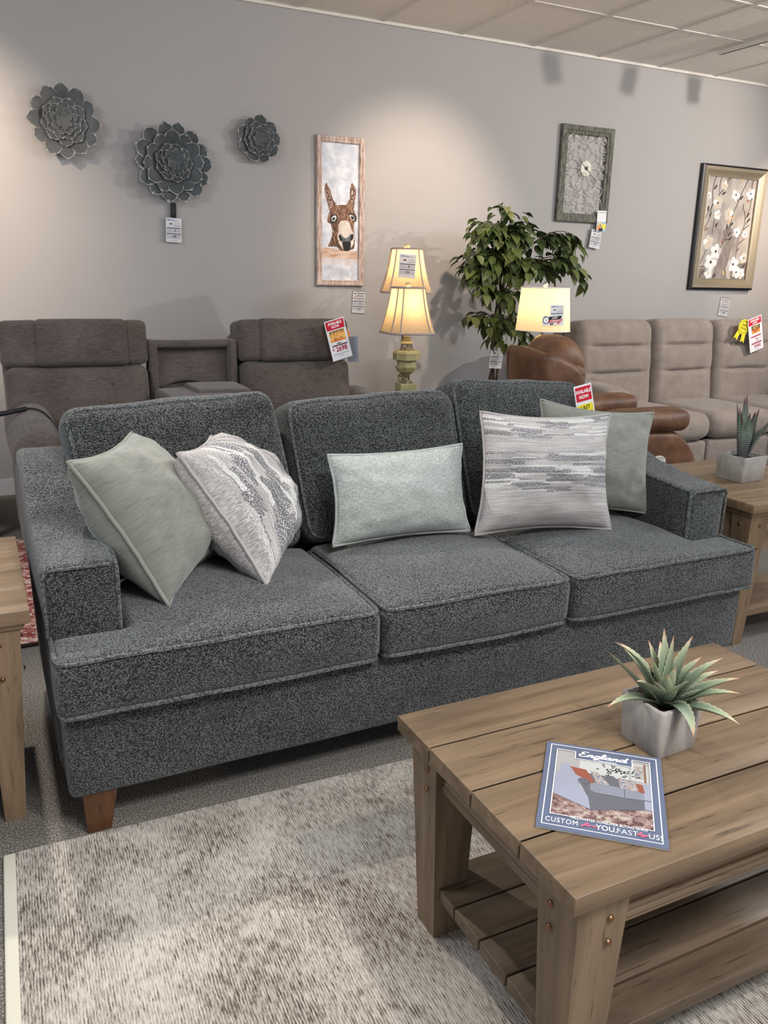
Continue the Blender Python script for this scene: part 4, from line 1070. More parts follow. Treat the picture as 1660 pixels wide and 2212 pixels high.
def square_pot(root, c, w0, w1, h, rz, mat):
    m = M(); R = Matrix.Rotation(rz, 3, 'Z')
    def ring(w, z, r=.008):
        o = []
        for sx, sy in ((1, 1), (-1, 1), (-1, -1), (1, -1)):
            a0 = math.atan2(sy, sx) - pi / 4
            for k in range(4):
                a = a0 + pi / 2 * k / 3
                o.append(R @ V((sx * (w - r) + r * cos(a), sy * (w - r) + r * sin(a), 0)) + V(c) + V((0, 0, z)))
        return o
    lev = [(w0, 0), (w0 + .001, .002), (w1, h - .003), (w1 - .002, h), (w1 - .008, h), (w1 - .009, h - .003), (w1 - .011, h - .022)]
    rs = [ring(w, z) for w, z in lev]; n = 16
    m.grid(lambda i, j: rs[i][j], len(rs), n, cv=True)
    m.add(rs[0], [tuple(range(n))[::-1]])
    part('pot', m, mat, root, smooth=True)
    m = M().add(ring(w1 - .0105, h - .018), [tuple(range(n))])
    part('soil', m, 'soil', root)
ag = thing('potted_agave', 'spiky sage green succulent in a square grey concrete pot on the coffee table', 'plant', (1.150, 1.080, .5055))
square_pot(ag, (1.150, 1.080, .5055), .050, .0565, .100, radians(2), 'concrete')
ar_ = random.Random(11)
C0 = V((1.148, 1.073, .588))
# (yaw, start elevation, length, bend) -- yaw 0 = along the wall to the right, -90 = towards the viewer
for yaw, el, L, bend, W in ((178, 72, .185, 45, .0125), (192, 48, .200, 5, .0125), (162, 75, .165, 50, .012), (205, 35, .150, 60, .011), (215, 60, .13, 45, .012), (232, 70, .10, 30, .011),
                          (105, 86, .165, 8, .012), (60, 88, .160, 10, .008), (30, 76, .155, 22, .011), (15, 72, .13, 40, .0115), (5, 62, .162, 35, .013), (348, 45, .165, 30, .013), (338, 42, .155, 40, .012),
                          (322, 26, .155, 48, .013), (285, 40, .125, 120, .0125), (250, 78, .10, 20, .0125), (310, 80, .09, 45, .012), (275, 82, .115, 10, .012), (140, 60, .14, 30, .011), (80, 60, .14, 30, .011), (20, 40, .145, 30, .011), (200, 82, .13, 18, .012), (120, 78, .14, 20, .012), (45, 72, .13, 28, .012), (262, 62, .10, 40, .012)):
    y_, e_ = radians(yaw - 26 + ar_.uniform(-3, 3)), radians(el)
    o = C0 + V((cos(y_) * .010, sin(y_) * .010, ar_.uniform(-.004, .006)))
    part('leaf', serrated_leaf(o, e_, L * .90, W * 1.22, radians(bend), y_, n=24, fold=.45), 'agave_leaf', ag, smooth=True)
za = thing('potted_aloe', 'dark banded upright succulent in a square pale pot on the right end table', 'plant', (2.84, 2.40, .601))
square_pot(za, (2.84, 2.40, .601), .065, .073, .105, radians(4), 'pale_concrete')
C1 = V((2.84, 2.40, .69))
for yaw, el, L, bend, W in ((180, 82, .20, -4, .019), (150, 84, .235, 6, .018), (200, 78, .18, 2, .019), (90, 88, .25, 2, .022), (60, 86, .26, 3, .020), (0, 80, .21, 8, .020), (20, 76, .20, 14, .018), (340, 68, .20, 22, .018), (270, 84, .17, 0, .02), (230, 80, .20, -2, .019), (310, 72, .16, 15, .02), (185, 74, .225, -14, .012), (350, 62, .22, 20, .016)):
    y_ = radians(yaw); o = C1 + V((cos(y_) * .016, sin(y_) * .016, 0))
    part('leaf', serrated_leaf(o, radians(el), L, W, radians(bend), y_, n=20, fold=.25, serr=False, thick=.16), 'zebra_leaf', za, smooth=True)
# ================================================================== metal flowers on the wall
def petal(L, W, tip=.5):
    m = M(); nt, ns = 9, 7
    def fn(i, j):
        t = i / (nt - 1); s = -1 + 2 * j / (ns - 1)
        w = W * (sin(pi * min(1, .14 + t * .62)) ** .9 if t < .70 else sin(pi * (.14 + .70 * .62)) ** .9 * sqrt(max(0, 1 - ((t - .70) / .30) ** 2)) * .97 + .03 * W * 0)
        y = -(.16 * L * t + .18 * L * t * t) - .10 * W * s * s * t
        if t > .8: y += (t - .8) * .35 * L
        return (s * w, y, t * L)
    def uv(i, j):
        t = i / (nt - 1); s = abs(-1 + 2 * j / (ns - 1))
        return (max(s * min(1, t * 1.5), t), t)
    return m.grid(fn, nt, ns, uvf=uv)
def flower(label, x, z, rings, mat, ph=0):
    t = thing('wall_flower', label, 'wall decor', (x, WALL_Y - .006, z), group='metal flowers on the wall')
    part('hub', M().lathe([(.02, 0), (.02, .045), (1e-6, .048)], (0, 0, 0), 12), mat, t, local=True).rotation_euler = (pi / 2, 0, 0)
    rr = random.Random(int(x * 100))
    for k, (n, R, W, dep) in enumerate(rings):
        for i in range(n):
            a = 2 * pi * (i + .5 * (k % 2)) / n + ph + rr.uniform(-.05, .05)
            p = petal(R * rr.uniform(.96, 1.04), W)
            Rm = Matrix.Rotation(a, 3, 'Y')
            dd = dep + .003 * (i % 2)
            p.v = [Rm @ q + V((0, -dd, 0)) for q in p.v]
            part('petal', p, mat, t, local=True, smooth=True)
    return t
flower('left zinc-grey metal flower with pale worn petal rims', .608, 2.226, [(12, .205, .052, .004), (9, .135, .044, .018), (9, .105, .036, .030), (8, .080, .024, .044), (6, .048, .017, .056)], 'zinc_petal')
flower('largest and darkest metal flower, with a price card hanging below it', 1.237, 2.042, [(14, .248, .056, .004), (12, .190, .052, .016), (9, .120, .040, .030), (9, .095, .034, .040), (8, .080, .022, .054), (7, .046, .015, .066)], 'zinc_petal_dark', .2)
flower('smallest metal flower, third from the left, beside the donkey picture', 1.800, 2.226, [(9, .150, .050, .004), (9, .108, .038, .016), (8, .080, .027, .028), (6, .045, .016, .040)], 'zinc_petal_dark', .1)
m = M().box((.487, WALL_Y - .050, 2.258), (.030, .004, .045))
single('hanging_clip', m, 'black_plastic', 'small black plastic strap stuck behind the left metal flower', 'clip', (.487, WALL_Y - .050, 2.258))

# ================================================================== framed pictures
def frame_mesh(w, h, fw, d, prof):
    """mitred frame round a w x h outline; local x right, z up from lower-left corner, wall at y=0"""
    m = M(); n = len(prof)
    cor = [(0, 0), (w, 0), (w, h), (0, h)]; dirs = [(1, 1), (-1, 1), (-1, -1), (1, -1)]
    m.grid(lambda i, j: (cor[i][0] + dirs[i][0] * prof[j][0] * fw, -prof[j][1] * d, cor[i][1] + dirs[i][1] * prof[j][0] * fw), 4, n, cu=True)
    return m
exec(SHAPES)
dk = thing('framed_picture', 'tall narrow framed donkey picture with a whitewashed wood frame', 'picture', (2.206, WALL_Y - .001, 1.3175))
part('frame', frame_mesh(.360, .978, .040, .028, [(0, 0), (0, .75), (.12, .95), (.35, 1), (.6, .85), (.85, .92), (1, .7), (1, .2)]), 'whitewashed_frame', dk, local=True)
part('backing', M().box((.18, -.004, .489), (.34, .006, .96)), 'paper', dk, local=True)
pr = Print(-.008)
pr.rect(.036, .036, .324, .942, 'donkey_sky', 0)
bd = [(.036, .252), (.08, .258), (.14, .250), (.20, .246), (.26, .240), (.324, .236)]
pr.poly(bd + [(.324, .18), (.036, .19)], 'barn_board', 1); pr.poly([(.036, .192), (.324, .182), (.324, .150), (.25, .138), (.15, .147), (.036, .143)], 'mist_board', 1)
for nm, mt, l in (('neck', 'fur_brown', 1), ('earL', 'fur_tawny', 2), ('earLin', 'fur_inner', 3), ('earR', 'fur_tawny', 2), ('earRin', 'fur_inner', 3), ('head', 'fur_tawny', 4), ('fore', 'fur_tawny', 5), ('cheekL', 'fur_brown', 5), ('eyeLs', 'fur_dark', 6), ('eyeRs', 'fur_dark', 6),
                  ('eyeLw', 'paint_white', 7), ('eyeRw', 'paint_white', 7), ('eyeLp', 'paint_black', 8), ('eyeRp', 'paint_black', 8), ('chinW', 'muzzle_cream', 6), ('muz', 'muzzle_cream', 7), ('muzD', 'ink_soft', 8), ('nosL', 'paint_black', 9), ('nosR', 'paint_black', 9), ('chin', 'paint_black', 9)):
    pts = DONKEY[nm]
    cl = [pts[-1]] + pts + [pts[0], pts[1]]
    sm = []
    for i in range(1, len(cl) - 2):
        p0, p1, p2, p3 = [V((*cl[i + d], 0)) for d in (-1, 0, 1, 2)]
        for t in (0, .33, .67):
            q = .5 * ((2 * p1) + (p2 - p0) * t + (2 * p0 - 5 * p1 + 4 * p2 - p3) * t * t + (3 * p1 - p0 - 3 * p2 + p3) * t ** 3); sm.append((q.x, q.y))
    pr.poly(sm, mt, l)
for ex, ez in ((.133, .452), (.275, .466)): pr.oval(ex - .002, ez + .004, .0022, .003, 'paint_white', 10)
rr = random.Random(3)
for k in range(70):   # loose hair strokes over the forehead and cheeks
    ax, az = rr.uniform(.115, .285), rr.uniform(.435, .535)
    if abs(ax - .2) > .085 - (az - .435) * .3: continue
    dx = (ax - .20) * .25 + rr.uniform(-.006, .006); L = rr.uniform(.012, .028)
    if (abs(ax - .133) < .026 or abs(ax - .272) < .026) and az < .50: continue
    pr.line([(ax, az), (ax + dx * .5, az - L * .5), (ax + dx, az - L)], [.0006, .0022, .0006], rr.choice(['fur_brown', 'fur_tawny', 'fur_dark', 'fur_inner']), 6)
part('canvas', pr, 'donkey_sky', dk, local=True)

bp = thing('framed_picture', 'framed painting of white blossom twigs in a champagne and black frame', 'picture', (5.706, WALL_Y - .001, 1.3335))
part('frame', frame_mesh(.772, 1.033, .095, .050, [(.16, .78), (.20, 1.0), (.45, .90), (.75, .62), (.92, .50), (1, .52), (1, .2)]), 'champagne_frame', bp, local=True)
part('frame_edge', frame_mesh(.772, 1.033, .095, .050, [(0, 0), (0, .55), (.05, .62), (.06, .74), (.10, .76), (.11, .84), (.17, .86), (.17, .2)]), 'black_frame', bp, local=True)
part('backing', M().box((.386, -.006, .516), (.70, .008, .96)), 'paper', bp, local=True)
pr = Print(-.012)
pr.rect(.085, .085, .687, .948, 'blossom_ground', 0)
pr.poly([(.26, .085), (.30, .20), (.36, .34), (.34, .50), (.41, .55), (.50, .47), (.46, .30), (.43, .18), (.46, .085)], 'blossom_shadow', 1)
pr.poly([(.50, .085), (.49, .16), (.56, .22), (.66, .25), (.687, .30), (.687, .085)], 'blossom_shadow', 1)
pr.poly([(.085, .085), (.085, .17), (.18, .19), (.23, .13), (.20, .085)], 'blossom_shadow', 1)
for st in BL_STEM:
    p2 = [(q.x, q.y) for q in smooth_path([(max(.087, min(.685, a)), max(.087, min(.946, b)), 0) for a, b in st], 4)]
    pr.line(p2, [.0085 - .003 * i / len(p2) for i in range(len(p2))], 'twig_paint', 2)
for x_, z_, r_, c_ in BL_LF:
    mt = {'d': 'leaf_dark', 'r': 'leaf_rust', 'y': 'leaf_gold'}[c_]
    pr.oval(max(.11, min(.66, x_)), max(.12, z_), .026, .0095, mt, 3, 10, r_)
for n_, (x_, z_, r_, c_) in enumerate(BL_FL):
    r_ *= 1.12; x_ = max(.085 + r_, min(.687 - r_, x_)); z_ = max(.085 + r_, z_)
    a0 = n_ * .9
    for k in range(5):
        a = a0 + 2 * pi * k / 5
        pr.oval(x_ + cos(a) * r_ * .52, z_ + sin(a) * r_ * .52, r_ * .50, r_ * .42, ('petal_white' if c_ == 'w' else 'petal_cream') if k % 2 == 0 else ('petal_white' if k != 3 else 'petal_shade'), 4 + k % 3, 12, a)
    pr.oval(x_, z_, r_ * .17, r_ * .20, 'twig_paint' if n_ % 3 else 'leaf_gold', 8, 8)
part('canvas', pr, 'blossom_ground', bp, local=True)

# ================================================================== scrollwork wall clock
ck = thing('wall_clock', 'rectangular wall clock with pale iron scrollwork in a weathered grey-green frame', 'clock', (4.220, WALL_Y - .001, 1.837))
CW, CH = .508, .704
part('frame', frame_mesh(CW, CH, .064, .035, [(0, 0), (0, .9), (.06, 1), (.55, 1), (.62, .8), (.95, .72), (1, .6), (1, 0)]), 'sage_grey_frame', ck, local=True)
HX, HZ, YY = .258, .400, -.016
wires = M()
def wire(pts, r=.0027): wires.tube([(a, YY, b) for a, b in pts], r, 5)
def spiral(cx, cz, R, a0, turns=1.25, sgn=1, inner=.28, n=16):
    return [(cx + (R * (1 - (1 - inner) * k / n)) * cos(a0 + sgn * 2 * pi * turns * k / n), cz + (R * (1 - (1 - inner) * k / n)) * sin(a0 + sgn * 2 * pi * turns * k / n)) for k in range(n + 1)]
def bez(a, b, c, d, n=10):
    o = []
    for k in range(n + 1):
        t = k / n; o.append(tuple((1 - t) ** 3 * a[i] + 3 * t * (1 - t) ** 2 * b[i] + 3 * t * t * (1 - t) * c[i] + t ** 3 * d[i] for i in (0, 1)))
    return o
def both(pts):
    wire(pts); wire([(2 * HX - a, b) for a, b in pts])
def scroll(a, b, c, R, sgn, side):
    # line from a bowed via b into a spiral centred at c
    a0 = {'t': pi / 2, 'b': -pi / 2, 'l': pi, 'r': 0}[side]
    s = spiral(c[0], c[1], R, a0, 1.3, sgn); e = s[0]
    both(bez(a, b, (e[0] - (s[1][0] - e[0]) * 2, e[1] - (s[1][1] - e[1]) * 2), e)[:-1] + s)
for k in range(12):   # spokes
    a = pi / 2 + k * pi / 6; L = (.15, .15, .165, .135, .165, .15, .16, .15, .165, .135, .165, .15)[k]
    if abs(cos(a)) > .8: L = .145
    wire([(HX + cos(a) * .052, HZ + sin(a) * .056), (HX + cos(a) * L, HZ + sin(a) * L)], .0022)
    for dlt, sg in ((.18, -1), (-.18, 1)):
        s = spiral(HX + cos(a + dlt) * (L + .012), HZ + sin(a + dlt) * (L + .012), .016, a - sg * pi / 2 * .6 + (pi if sg < 0 else 0), 1.2, sg)
        wire([(HX + cos(a) * (L - .02), HZ + sin(a) * (L - .02))] + s, .0022)
    for dlt in (.13, -.13):   # curls round the hub
        wire(spiral(HX + cos(a + dlt) * .064, HZ + sin(a + dlt) * .066, .011, a + pi, 1.1, 1 if dlt > 0 else -1, .35, 9), .0018)
scroll((HX, .575), (HX + .02, .61), (HX + .030, .625), .020, -1, 't')           # top centre pair
scroll((HX + .012, .575), (HX + .07, .60), (HX + .115, .612), .026, 1, 't'); scroll((HX + .10, .595), (HX + .14, .655), (HX + .165, .607), .026, -1, 't')
scroll((HX + .155, .640), (HX + .20, .60), (HX + .165, .545), .024, -1, 'r'); scroll((HX + .150, .590), (HX + .135, .50), (HX + .168, .492), .026, 1, 'b')
scroll((HX + .185, .44), (HX + .165, .42), (HX + .172, .408), .018, 1, 'r'); scroll((HX + .185, .37), (HX + .165, .36), (HX + .172, .345), .018, -1, 'r')
scroll((HX + .135, .275), (HX + .20, .26), (HX + .150, .225), .028, -1, 'r'); scroll((HX + .125, .285), (HX + .085, .24), (HX + .075, .215), .024, 1, 'l')
scroll((HX + .015, .25), (HX + .02, .215), (HX + .035, .200), .022, -1, 't'); scroll((HX + .105, .235), (HX + .14, .19), (HX + .085, .150), .022, -1, 'b')
scroll((HX + .01, .205), (HX + .06, .175), (HX + .045, .160), .016, 1, 'l')
both(bez((HX + .050, .175), (HX + .056, .14), (HX + .048, .09), (HX + .056, .075)) + spiral(HX + .072, .075, .016, pi, 1.2, 1))
both(bez((HX + .185, .072), (HX + .190, .10), (HX + .185, .15), (HX + .178, .168)) + spiral(HX + .160, .165, .018, 0, 1.2, 1))
for z_, sg in ((.138, 1), (.098, -1)):
    both([(HX + .118, .118)] + spiral(HX + .092, z_, .021, 0, 1.25, sg)); both([(HX + .122, .118)] + spiral(HX + .148, z_, .021, pi, 1.25, -sg))
both(spiral(HX + .070, .165, .015, pi, 1.2, -1)); both(spiral(HX + .168, .072, .015, 0, 1.2, -1))
both(bez((HX + .0, .150), (HX + .03, .150), (HX + .045, .13), (HX + .044, .108)) + spiral(HX + .028, .105, .016, 0, 1.2, -1))
part('scrollwork', wires, 'scroll_iron', ck, local=True, smooth=True)
pr = M(); pr.v = []; pr.lathe([(.052, 0), (.052, .004), (1e-6, .004)], (0, 0, 0), 28)
pr.v = [V((q.x + HX, YY - .003 - q.z, q.y * 1.1 + HZ)) for q in pr.v]
part('dial', pr, 'clock_face', ck, local=True)
def hand(name, a, b, w, yy):
    m = Print(yy); m.line([a, b], [w, w * .35], 'black_metal', 1)
    d = V((b[0] - a[0], b[1] - a[1])); q = (a[0] + d.x * .72, a[1] + d.y * .72)
    m.poly([(q[0] - d.x * .05, q[1] - d.y * .05), (q[0] - d.y * .05, q[1] + d.x * .05), (q[0] + d.x * .06, q[1] + d.y * .06), (q[0] + d.y * .05, q[1] - d.x * .05)], 'black_metal', 2)
    part(name, m, 'black_metal', ck, local=True)
hand('hour_hand', (HX + .012, HZ - .012), (HX - .100, HZ + .085), .006, -.024)
hand('minute_hand', (HX - .012, HZ + .012), (HX + .142, HZ - .118), .0055, -.026)
m = M().lathe([(.012, 0), (.012, .006), (1e-6, .008)], (0, 0, 0), 14); m.v = [V((q.x + HX, -.024 - q.z, q.y + HZ)) for q in m.v]
part('hand_pin', m, 'black_metal', ck, local=True)

# ================================================================== price cards and signs
def card(name, label, cat, w, h, c, roll=0, yaw=0, pitch=0, mat='paper', th=.0012, group=None):
    """upright card, face towards the viewer; c = centre; roll > 0 leans the top to the left"""
    m = M().rbox((w, th, h), th * .45, lambda p: p, ns=1, ni=0)
    o = single(name, m, mat, label, cat, c, (pitch, -roll, yaw), local=True, group=group)
    return o
def ink(o, name, pr): return part(name, pr, 'ink_black', o, local=True)
def bear(pr, x, z, s, mat, l=1):
    pts = [(-1, -.1), (-.9, .25), (-.55, .42), (0, .45), (.45, .35), (.62, .5), (.75, .42), (1.05, .1), (1.0, 0), (.72, -.02), (.62, -.15), (.66, -.62), (.42, -.62), (.34, -.25), (-.35, -.22), (-.55, -.62), (-.82, -.62), (-.78, -.3)]
    pr.poly([(x + a * s, z + b * s) for a, b in pts[::-1]], mat, l)
def std_tag(label, c, w, h, roll, digit, price, yaw=0, low=False, sleeve=True, seed=1, pin=0):
    o = card('price_tag', label, 'price tag', w, h, c, roll, yaw, group='price cards')
    X = lambda f: -w / 2 + w * f
    Z = lambda f: h / 2 - h * f
    y = -.0006
    hd = Print(y); ru = Print(y); dg = Print(y)
    if not low:
        x = .05; rr = random.Random(seed)
        for k in range(9):     # brush-lettered heading, too small to read
            wd = rr.uniform(.06, .11); hgt = (.055 - .004 * k)
            hd.poly([(X(x), Z(.115 + k * .002)), (X(x + wd * .6), Z(.115 + k * .002)), (X(x + wd), Z(.115 - hgt * 1.4 + k * .003)), (X(x + wd * .4), Z(.115 - hgt * 1.4 + k * .003))], 'ink_blue' if k % 3 else 'ink_skyblue'); x += wd * .98
        bear(hd, X(.33), Z(.25), w * .10, 'ink_maroon')
        for k in range(3): ru.squiggle(X(.56), X(.93), Z(.215 + .04 * k), h * .012, 'ink_grey', seed=k)
        ru.line([(X(.42), Z(.345)), (X(.6), Z(.335)), (X(.95), Z(.325))], [h * .006, h * .016, h * .012], 'ink_maroon')
        b1, b2 = .40, .635
    else:
        bear(hd, X(.18), Z(.09), w * .09, 'ink_maroon'); ru.rect(X(.33), Z(.085), X(.95), Z(.055), 'ink_black')
        hd.text('EVERYDAY', X(.58), Z(.165), h * .068, 'ink_maroon', 1, .02, sx=w * .62 / (h * .068 * 5.2)); hd.text('LOW PRICES', X(.52), Z(.225), h * .068, 'ink_maroon', 1, .02, sx=w * .84 / (h * .068 * 6.2))
        ru.rect(X(.05), Z(.335), X(.95), Z(.305), 'ink_maroon'); ru.squiggle(X(.3), X(.7), Z(.375), h * .012, 'ink_grey', seed=4)
        b1, b2 = .425, .68
    ru.rect(X(.04), Z(b1 + .032), X(.96), Z(b1), 'ink_black'); ru.rect(X(.04), Z(b2 + .032), X(.96), Z(b2), 'ink_black')
    ru.rect(X(.05), Z(b2 - .03), X(.95), Z(b1 + .05), 'ink_pale'); ru.rect(X(.05), Z(.86), X(.95), Z(b2 + .05), 'ink_pale')
    dg.text(digit, X(.60), Z((b1 + b2) / 2 + .008), h * .155, 'ink_black', 2, .02, sx=.8)
    ru.squiggle(X(.72), X(.93), Z(b2 - .075), h * .014, 'ink_grey', 2, seed=5); ru.squiggle(X(.15), X(.5), Z(b2 - .045), h * .014, 'ink_grey', 2, seed=6)
    dg.text(price, X(.53), Z(b2 + .135), h * .145, 'ink_black', 2, .02, sx=.85)
    ru.squiggle(X(.28), X(.74), Z(.92), h * .022, 'ink_grey', seed=7)
    if pin: part('pin', M().box((0, (pin + .003) / 2, h * .46), (.006, pin + .003, .006)), 'white_metal', o, local=True)
    ink(o, 'heading', hd); ink(o, 'printed_rules', ru); ink(o, 'price_digits', dg)
    if sleeve:
        part('clear_sleeve', M().box((0, -.0012, h * .06), (w * 1.12, .0006, h * 1.18)), 'clear_plastic', o, local=True)
    return o
WY = WALL_Y - .022
t = std_tag('price card reading 5 and 199 hanging on a black strap under the largest metal flower', (1.226, WY, 1.646), .100, .148, radians(-2), '5', '199', seed=3, pin=.022)
part('strap', M().box((.0, .003, .115), (.036, .003, .10)), 'black_plastic', t, local=True)
std_tag('price card reading 4 and 129 on the wall below the donkey picture', (2.537, WALL_Y - .006, 1.203), .098, .148, radians(-3), '4', '129', low=True, seed=5, pin=.006)
std_tag('price card reading 5 and 179 hanging below the scrollwork clock', (4.625, WALL_Y - .030, 1.714), .108, .142, radians(-7), '5', '179', seed=7, pin=.030)
o = card('hang_tag', 'small white leaflet with a colour photo, tucked over the clock frame', 'tag', .092, .160, (4.660, WALL_Y - .042, 1.852), radians(1), group='hang tags')
pr = Print(-.0006); pr.rect(-.044, -.078, .044, -.005, 'ink_skyblue', 1); pr.oval(-.012, -.030, .022, .022, 'ink_flame', 2); pr.oval(-.028, -.052, .016, .018, 'ink_orange', 2); pr.oval(.028, -.040, .018, .024, 'ink_yellow', 2)
pr.poly([(-.026, -.078), (-.018, -.050), (-.006, -.055), (.002, -.050), (.012, -.044), (.018, -.078)], 'ink_black', 3); pr.oval(-.010, -.034, .009, .013, 'pic_floor', 4)
pr.rect(-.040, .060, .040, .070, 'ink_pale', 1)
ink(o, 'printed_photo', pr)
std_tag('price card reading 7 and 249 on the wall below the blossom painting', (6.186, WALL_Y - .006, 1.178), .120, .150, radians(-6), '7', '249', low=True, seed=8, pin=.006)
std_tag('price card reading 5 and 169 hanging in front of the ficus trunk', (3.345, 5.045, .842), .106, .143, radians(-4), '5', '169', seed=9)
o = card('hang_tag', 'plain ivory care tag hanging on the ficus trunk above its price card', 'tag', .068, .090, (3.352, 5.06, .950), radians(-1), mat='paper_ivory', group='hang tags')
pr = Print(-.0006)
for k in range(3): pr.squiggle(-.016, .016, .026 - .008 * k, .004, 'ink_grey', seed=k)
pr.squiggle(-.026, .026, -.026, .003, 'ink_pale', seed=4); pr.oval(0, .038, .003, .003, 'ink_black', 1, 8)
ink(o, 'printed_text', pr)
std_tag('price card reading 8 and 279 on the shade of the farther urn lamp', (2.455, 4.742, 1.452), .104, .140, radians(-3), '8', '279', yaw=radians(-24), seed=10)
wt = std_tag('price card half covered by the LAST CHANCE ticket on the white drum lampshade', (3.318, 4.346, 1.176), .094, .126, radians(2), '8', '88', yaw=radians(-8), seed=11)
o = card('sale_tag', 'LAST CHANCE stopwatch ticket stuck over the price card on the white drum lampshade', 'price tag', .140, .062, (3.285, 4.338, 1.144), radians(4), yaw=radians(-14))
pr = Print(-.0006)
pr.oval(-.047, .004, .022, .022, 'ink_black', 1); pr.oval(-.047, .004, .0175, .0175, 'ink_white', 2); pr.line([(-.052, .012), (-.043, -.002)], [.001, .004], 'ink_black', 3); pr.rect(-.056, .025, -.048, .030, 'ink_black', 1)
pr.poly([(-.026, .004), (.052, .006), (.060, .026), (-.028, .024)], 'ink_black', 1); pr.poly([(-.030, -.014), (.054, -.012), (.062, .006), (-.026, .004)], 'ink_red', 1); pr.poly([(.030, -.013), (.052, -.012), (.028, -.026)], 'ink_red', 1)
ink(o, 'stopwatch_banner', pr)
pr = Print(-.0012); pr.text('LAST', .012, .0150, .018, 'ink_white', 2, .02); pr.text('CHANCE', .014, -.0035, .0195, 'ink_white', 2, .02, .2, sx=.92); pr.text('$88', -.010, -.022, .015, 'ink_black', 2, .03)
ink(o, 'lettering', pr)
# big sale sign on the loveseat
o = card('sale_sign', 'AVAILABLE NOW hot buy sign priced 2698 leaning on the dark loveseat headrest', 'sign', .128, .236, (1.930, 4.585, 1.028), radians(15))
a, b = .064, .118
pr = Print(-.0006); pr.rect(-a + .006, b - .058, a - .006, b - .006, 'ink_red', 1); pr.text('AVAILABLE', 0, b - .022, .022, 'ink_white', 2, .03, sx=.82); pr.text('NOW', 0, b - .042, .020, 'ink_white', 2, .03, sx=.95); ink(o, 'red_heading', pr)
pr = Print(-.0006); pr.rect(-a + .014, -.010, a - .014, b - .064, 'ink_flame', 1)
rr = random.Random(2)
for k in range(9):
    x = -a + .018 + k * .0105; pr.poly([(x, b - .064), (x + .008, b - .064), (x + rr.uniform(0, .006), b - .064 - rr.uniform(.018, .046))], 'ink_black' if k % 2 else 'ink_maroon', 2)
pr.text('HOT', .004, .026, .034, 'ink_orange', 3, .03, sx=1.0); pr.rect(-a + .014, -.010, a - .014, .004, 'ink_orange', 2); pr.text('BUY', .004, .001, .030, 'ink_crimson', 4, .01, sx=1.1)
ink(o, 'hot_buy_panel', pr)
pr = Print(-.0006); pr.squiggle(-.014, .012, -.022, .007, 'ink_black', seed=1); pr.rect(-a + .016, -.036, a - .012, -.029, 'ink_maroon', 1); pr.squiggle(-.05, .05, -.083, .0035, 'ink_grey', seed=3); pr.squiggle(-.01, .012, -.094, .0035, 'ink_grey', seed=4); ink(o, 'printed_rules', pr)
pr = Print(-.0006); pr.text('$', -.044, -.052, .022, 'ink_crimson', 2, .02); pr.text('2698', .008, -.056, .040, 'ink_crimson', 2, .025, sx=.92); ink(o, 'price_digits', pr)
m = M().lathe([(.036, 0), (.036, .0015), (1e-6, .0015)], (0, 0, 0), 28); m.v = [V((q.x, -q.z, q.y)) for q in m.v]
single('round_sticker', m, 'ink_orange', 'round orange disc peeking out behind the 2698 sign', 'sticker', (1.972, 4.600, 1.052), (0, 0, 0), local=True)
card('folded_leaflet', 'grey leaflet hanging edge-on behind the 2698 sign', 'leaflet', .07, .15, (2.040, 4.625, .965), radians(4), yaw=radians(-38), mat='card_grey')
# sign on the taupe sofa
o = card('sale_sign', 'AVAILABLE NOW sign priced 3498 pinned on the taupe reclining sofa', 'sign', .150, .272, (5.640, 4.80, 1.006), radians(17))
a, b = .075, .136
pr = Print(-.0006); pr.rect(-a + .007, b - .058, a - .007, b - .008, 'ink_red', 1); pr.text('AVAILABLE', 0, b - .024, .025, 'ink_white', 2, .03, sx=.82); pr.text('NOW', 0, b - .045, .020, 'ink_white', 2, .03, sx=.95); ink(o, 'red_heading', pr)
pr = Print(-.0006); pr.rect(-.040, .008, .050, b - .066, 'ink_black', 1)
for k in range(6): pr.poly([(-.040 + .015 * k, .008), (-.025 + .015 * k, .008), (-.032 + .015 * k, .052)], 'ink_orange', 2)
pr.rect(-.040, .008, .050, .034, 'ink_orange', 2); pr.text('HOT', .006, .053, .032, 'ink_flame', 3, .03); pr.text('BUY', .006, .022, .026, 'ink_crimson', 4, .02, sx=1.1); ink(o, 'hot_buy_panel', pr)
pr = Print(-.0006); pr.rect(-.055, -.022, .058, -.012, 'ink_crimson', 1); pr.rect(-.055, -.078, .058, -.068, 'ink_crimson', 1); pr.squiggle(-.04, .055, -.062, .003, 'ink_grey', seed=3); pr.squiggle(.03, .055, -.040, .004, 'ink_crimson', seed=5); pr.squiggle(-.02, .025, -.124, .004, 'ink_grey', seed=6); ink(o, 'printed_rules', pr)
pr = Print(-.0006); pr.text('73', .005, -.044, .030, 'ink_crimson', 2, .02); pr.text('3498', .008, -.100, .038, 'ink_crimson', 2, .02, sx=.95); ink(o, 'price_digits', pr)
rb = thing('award_ribbon', 'yellow BEST SELLER rosette beside the 3498 sign', 'ribbon', (5.515, 4.815, 1.06), rot=(0, radians(20), 0))
m = M().lathe([(.060, 0), (.060, .0015), (1e-6, .0015)], (0, 0, 0), 32); m.v = [V((q.x, -q.z, q.y)) for q in m.v]
part('rosette', m, 'ink_yellow', rb, local=True)
for s in (-1, 1):
    m = Print(.003); m.poly([(s * .008, -.03), (s * .046, -.035), (s * .064, -.115), (s * .042, -.098), (s * .022, -.118)], 'ink_yellow', 1); part('tail', m, 'ink_yellow', rb, local=True)
pr = Print(-.0015)
ring = [(.046 * cos(k * pi / 20), .046 * sin(k * pi / 20)) for k in range(41)]
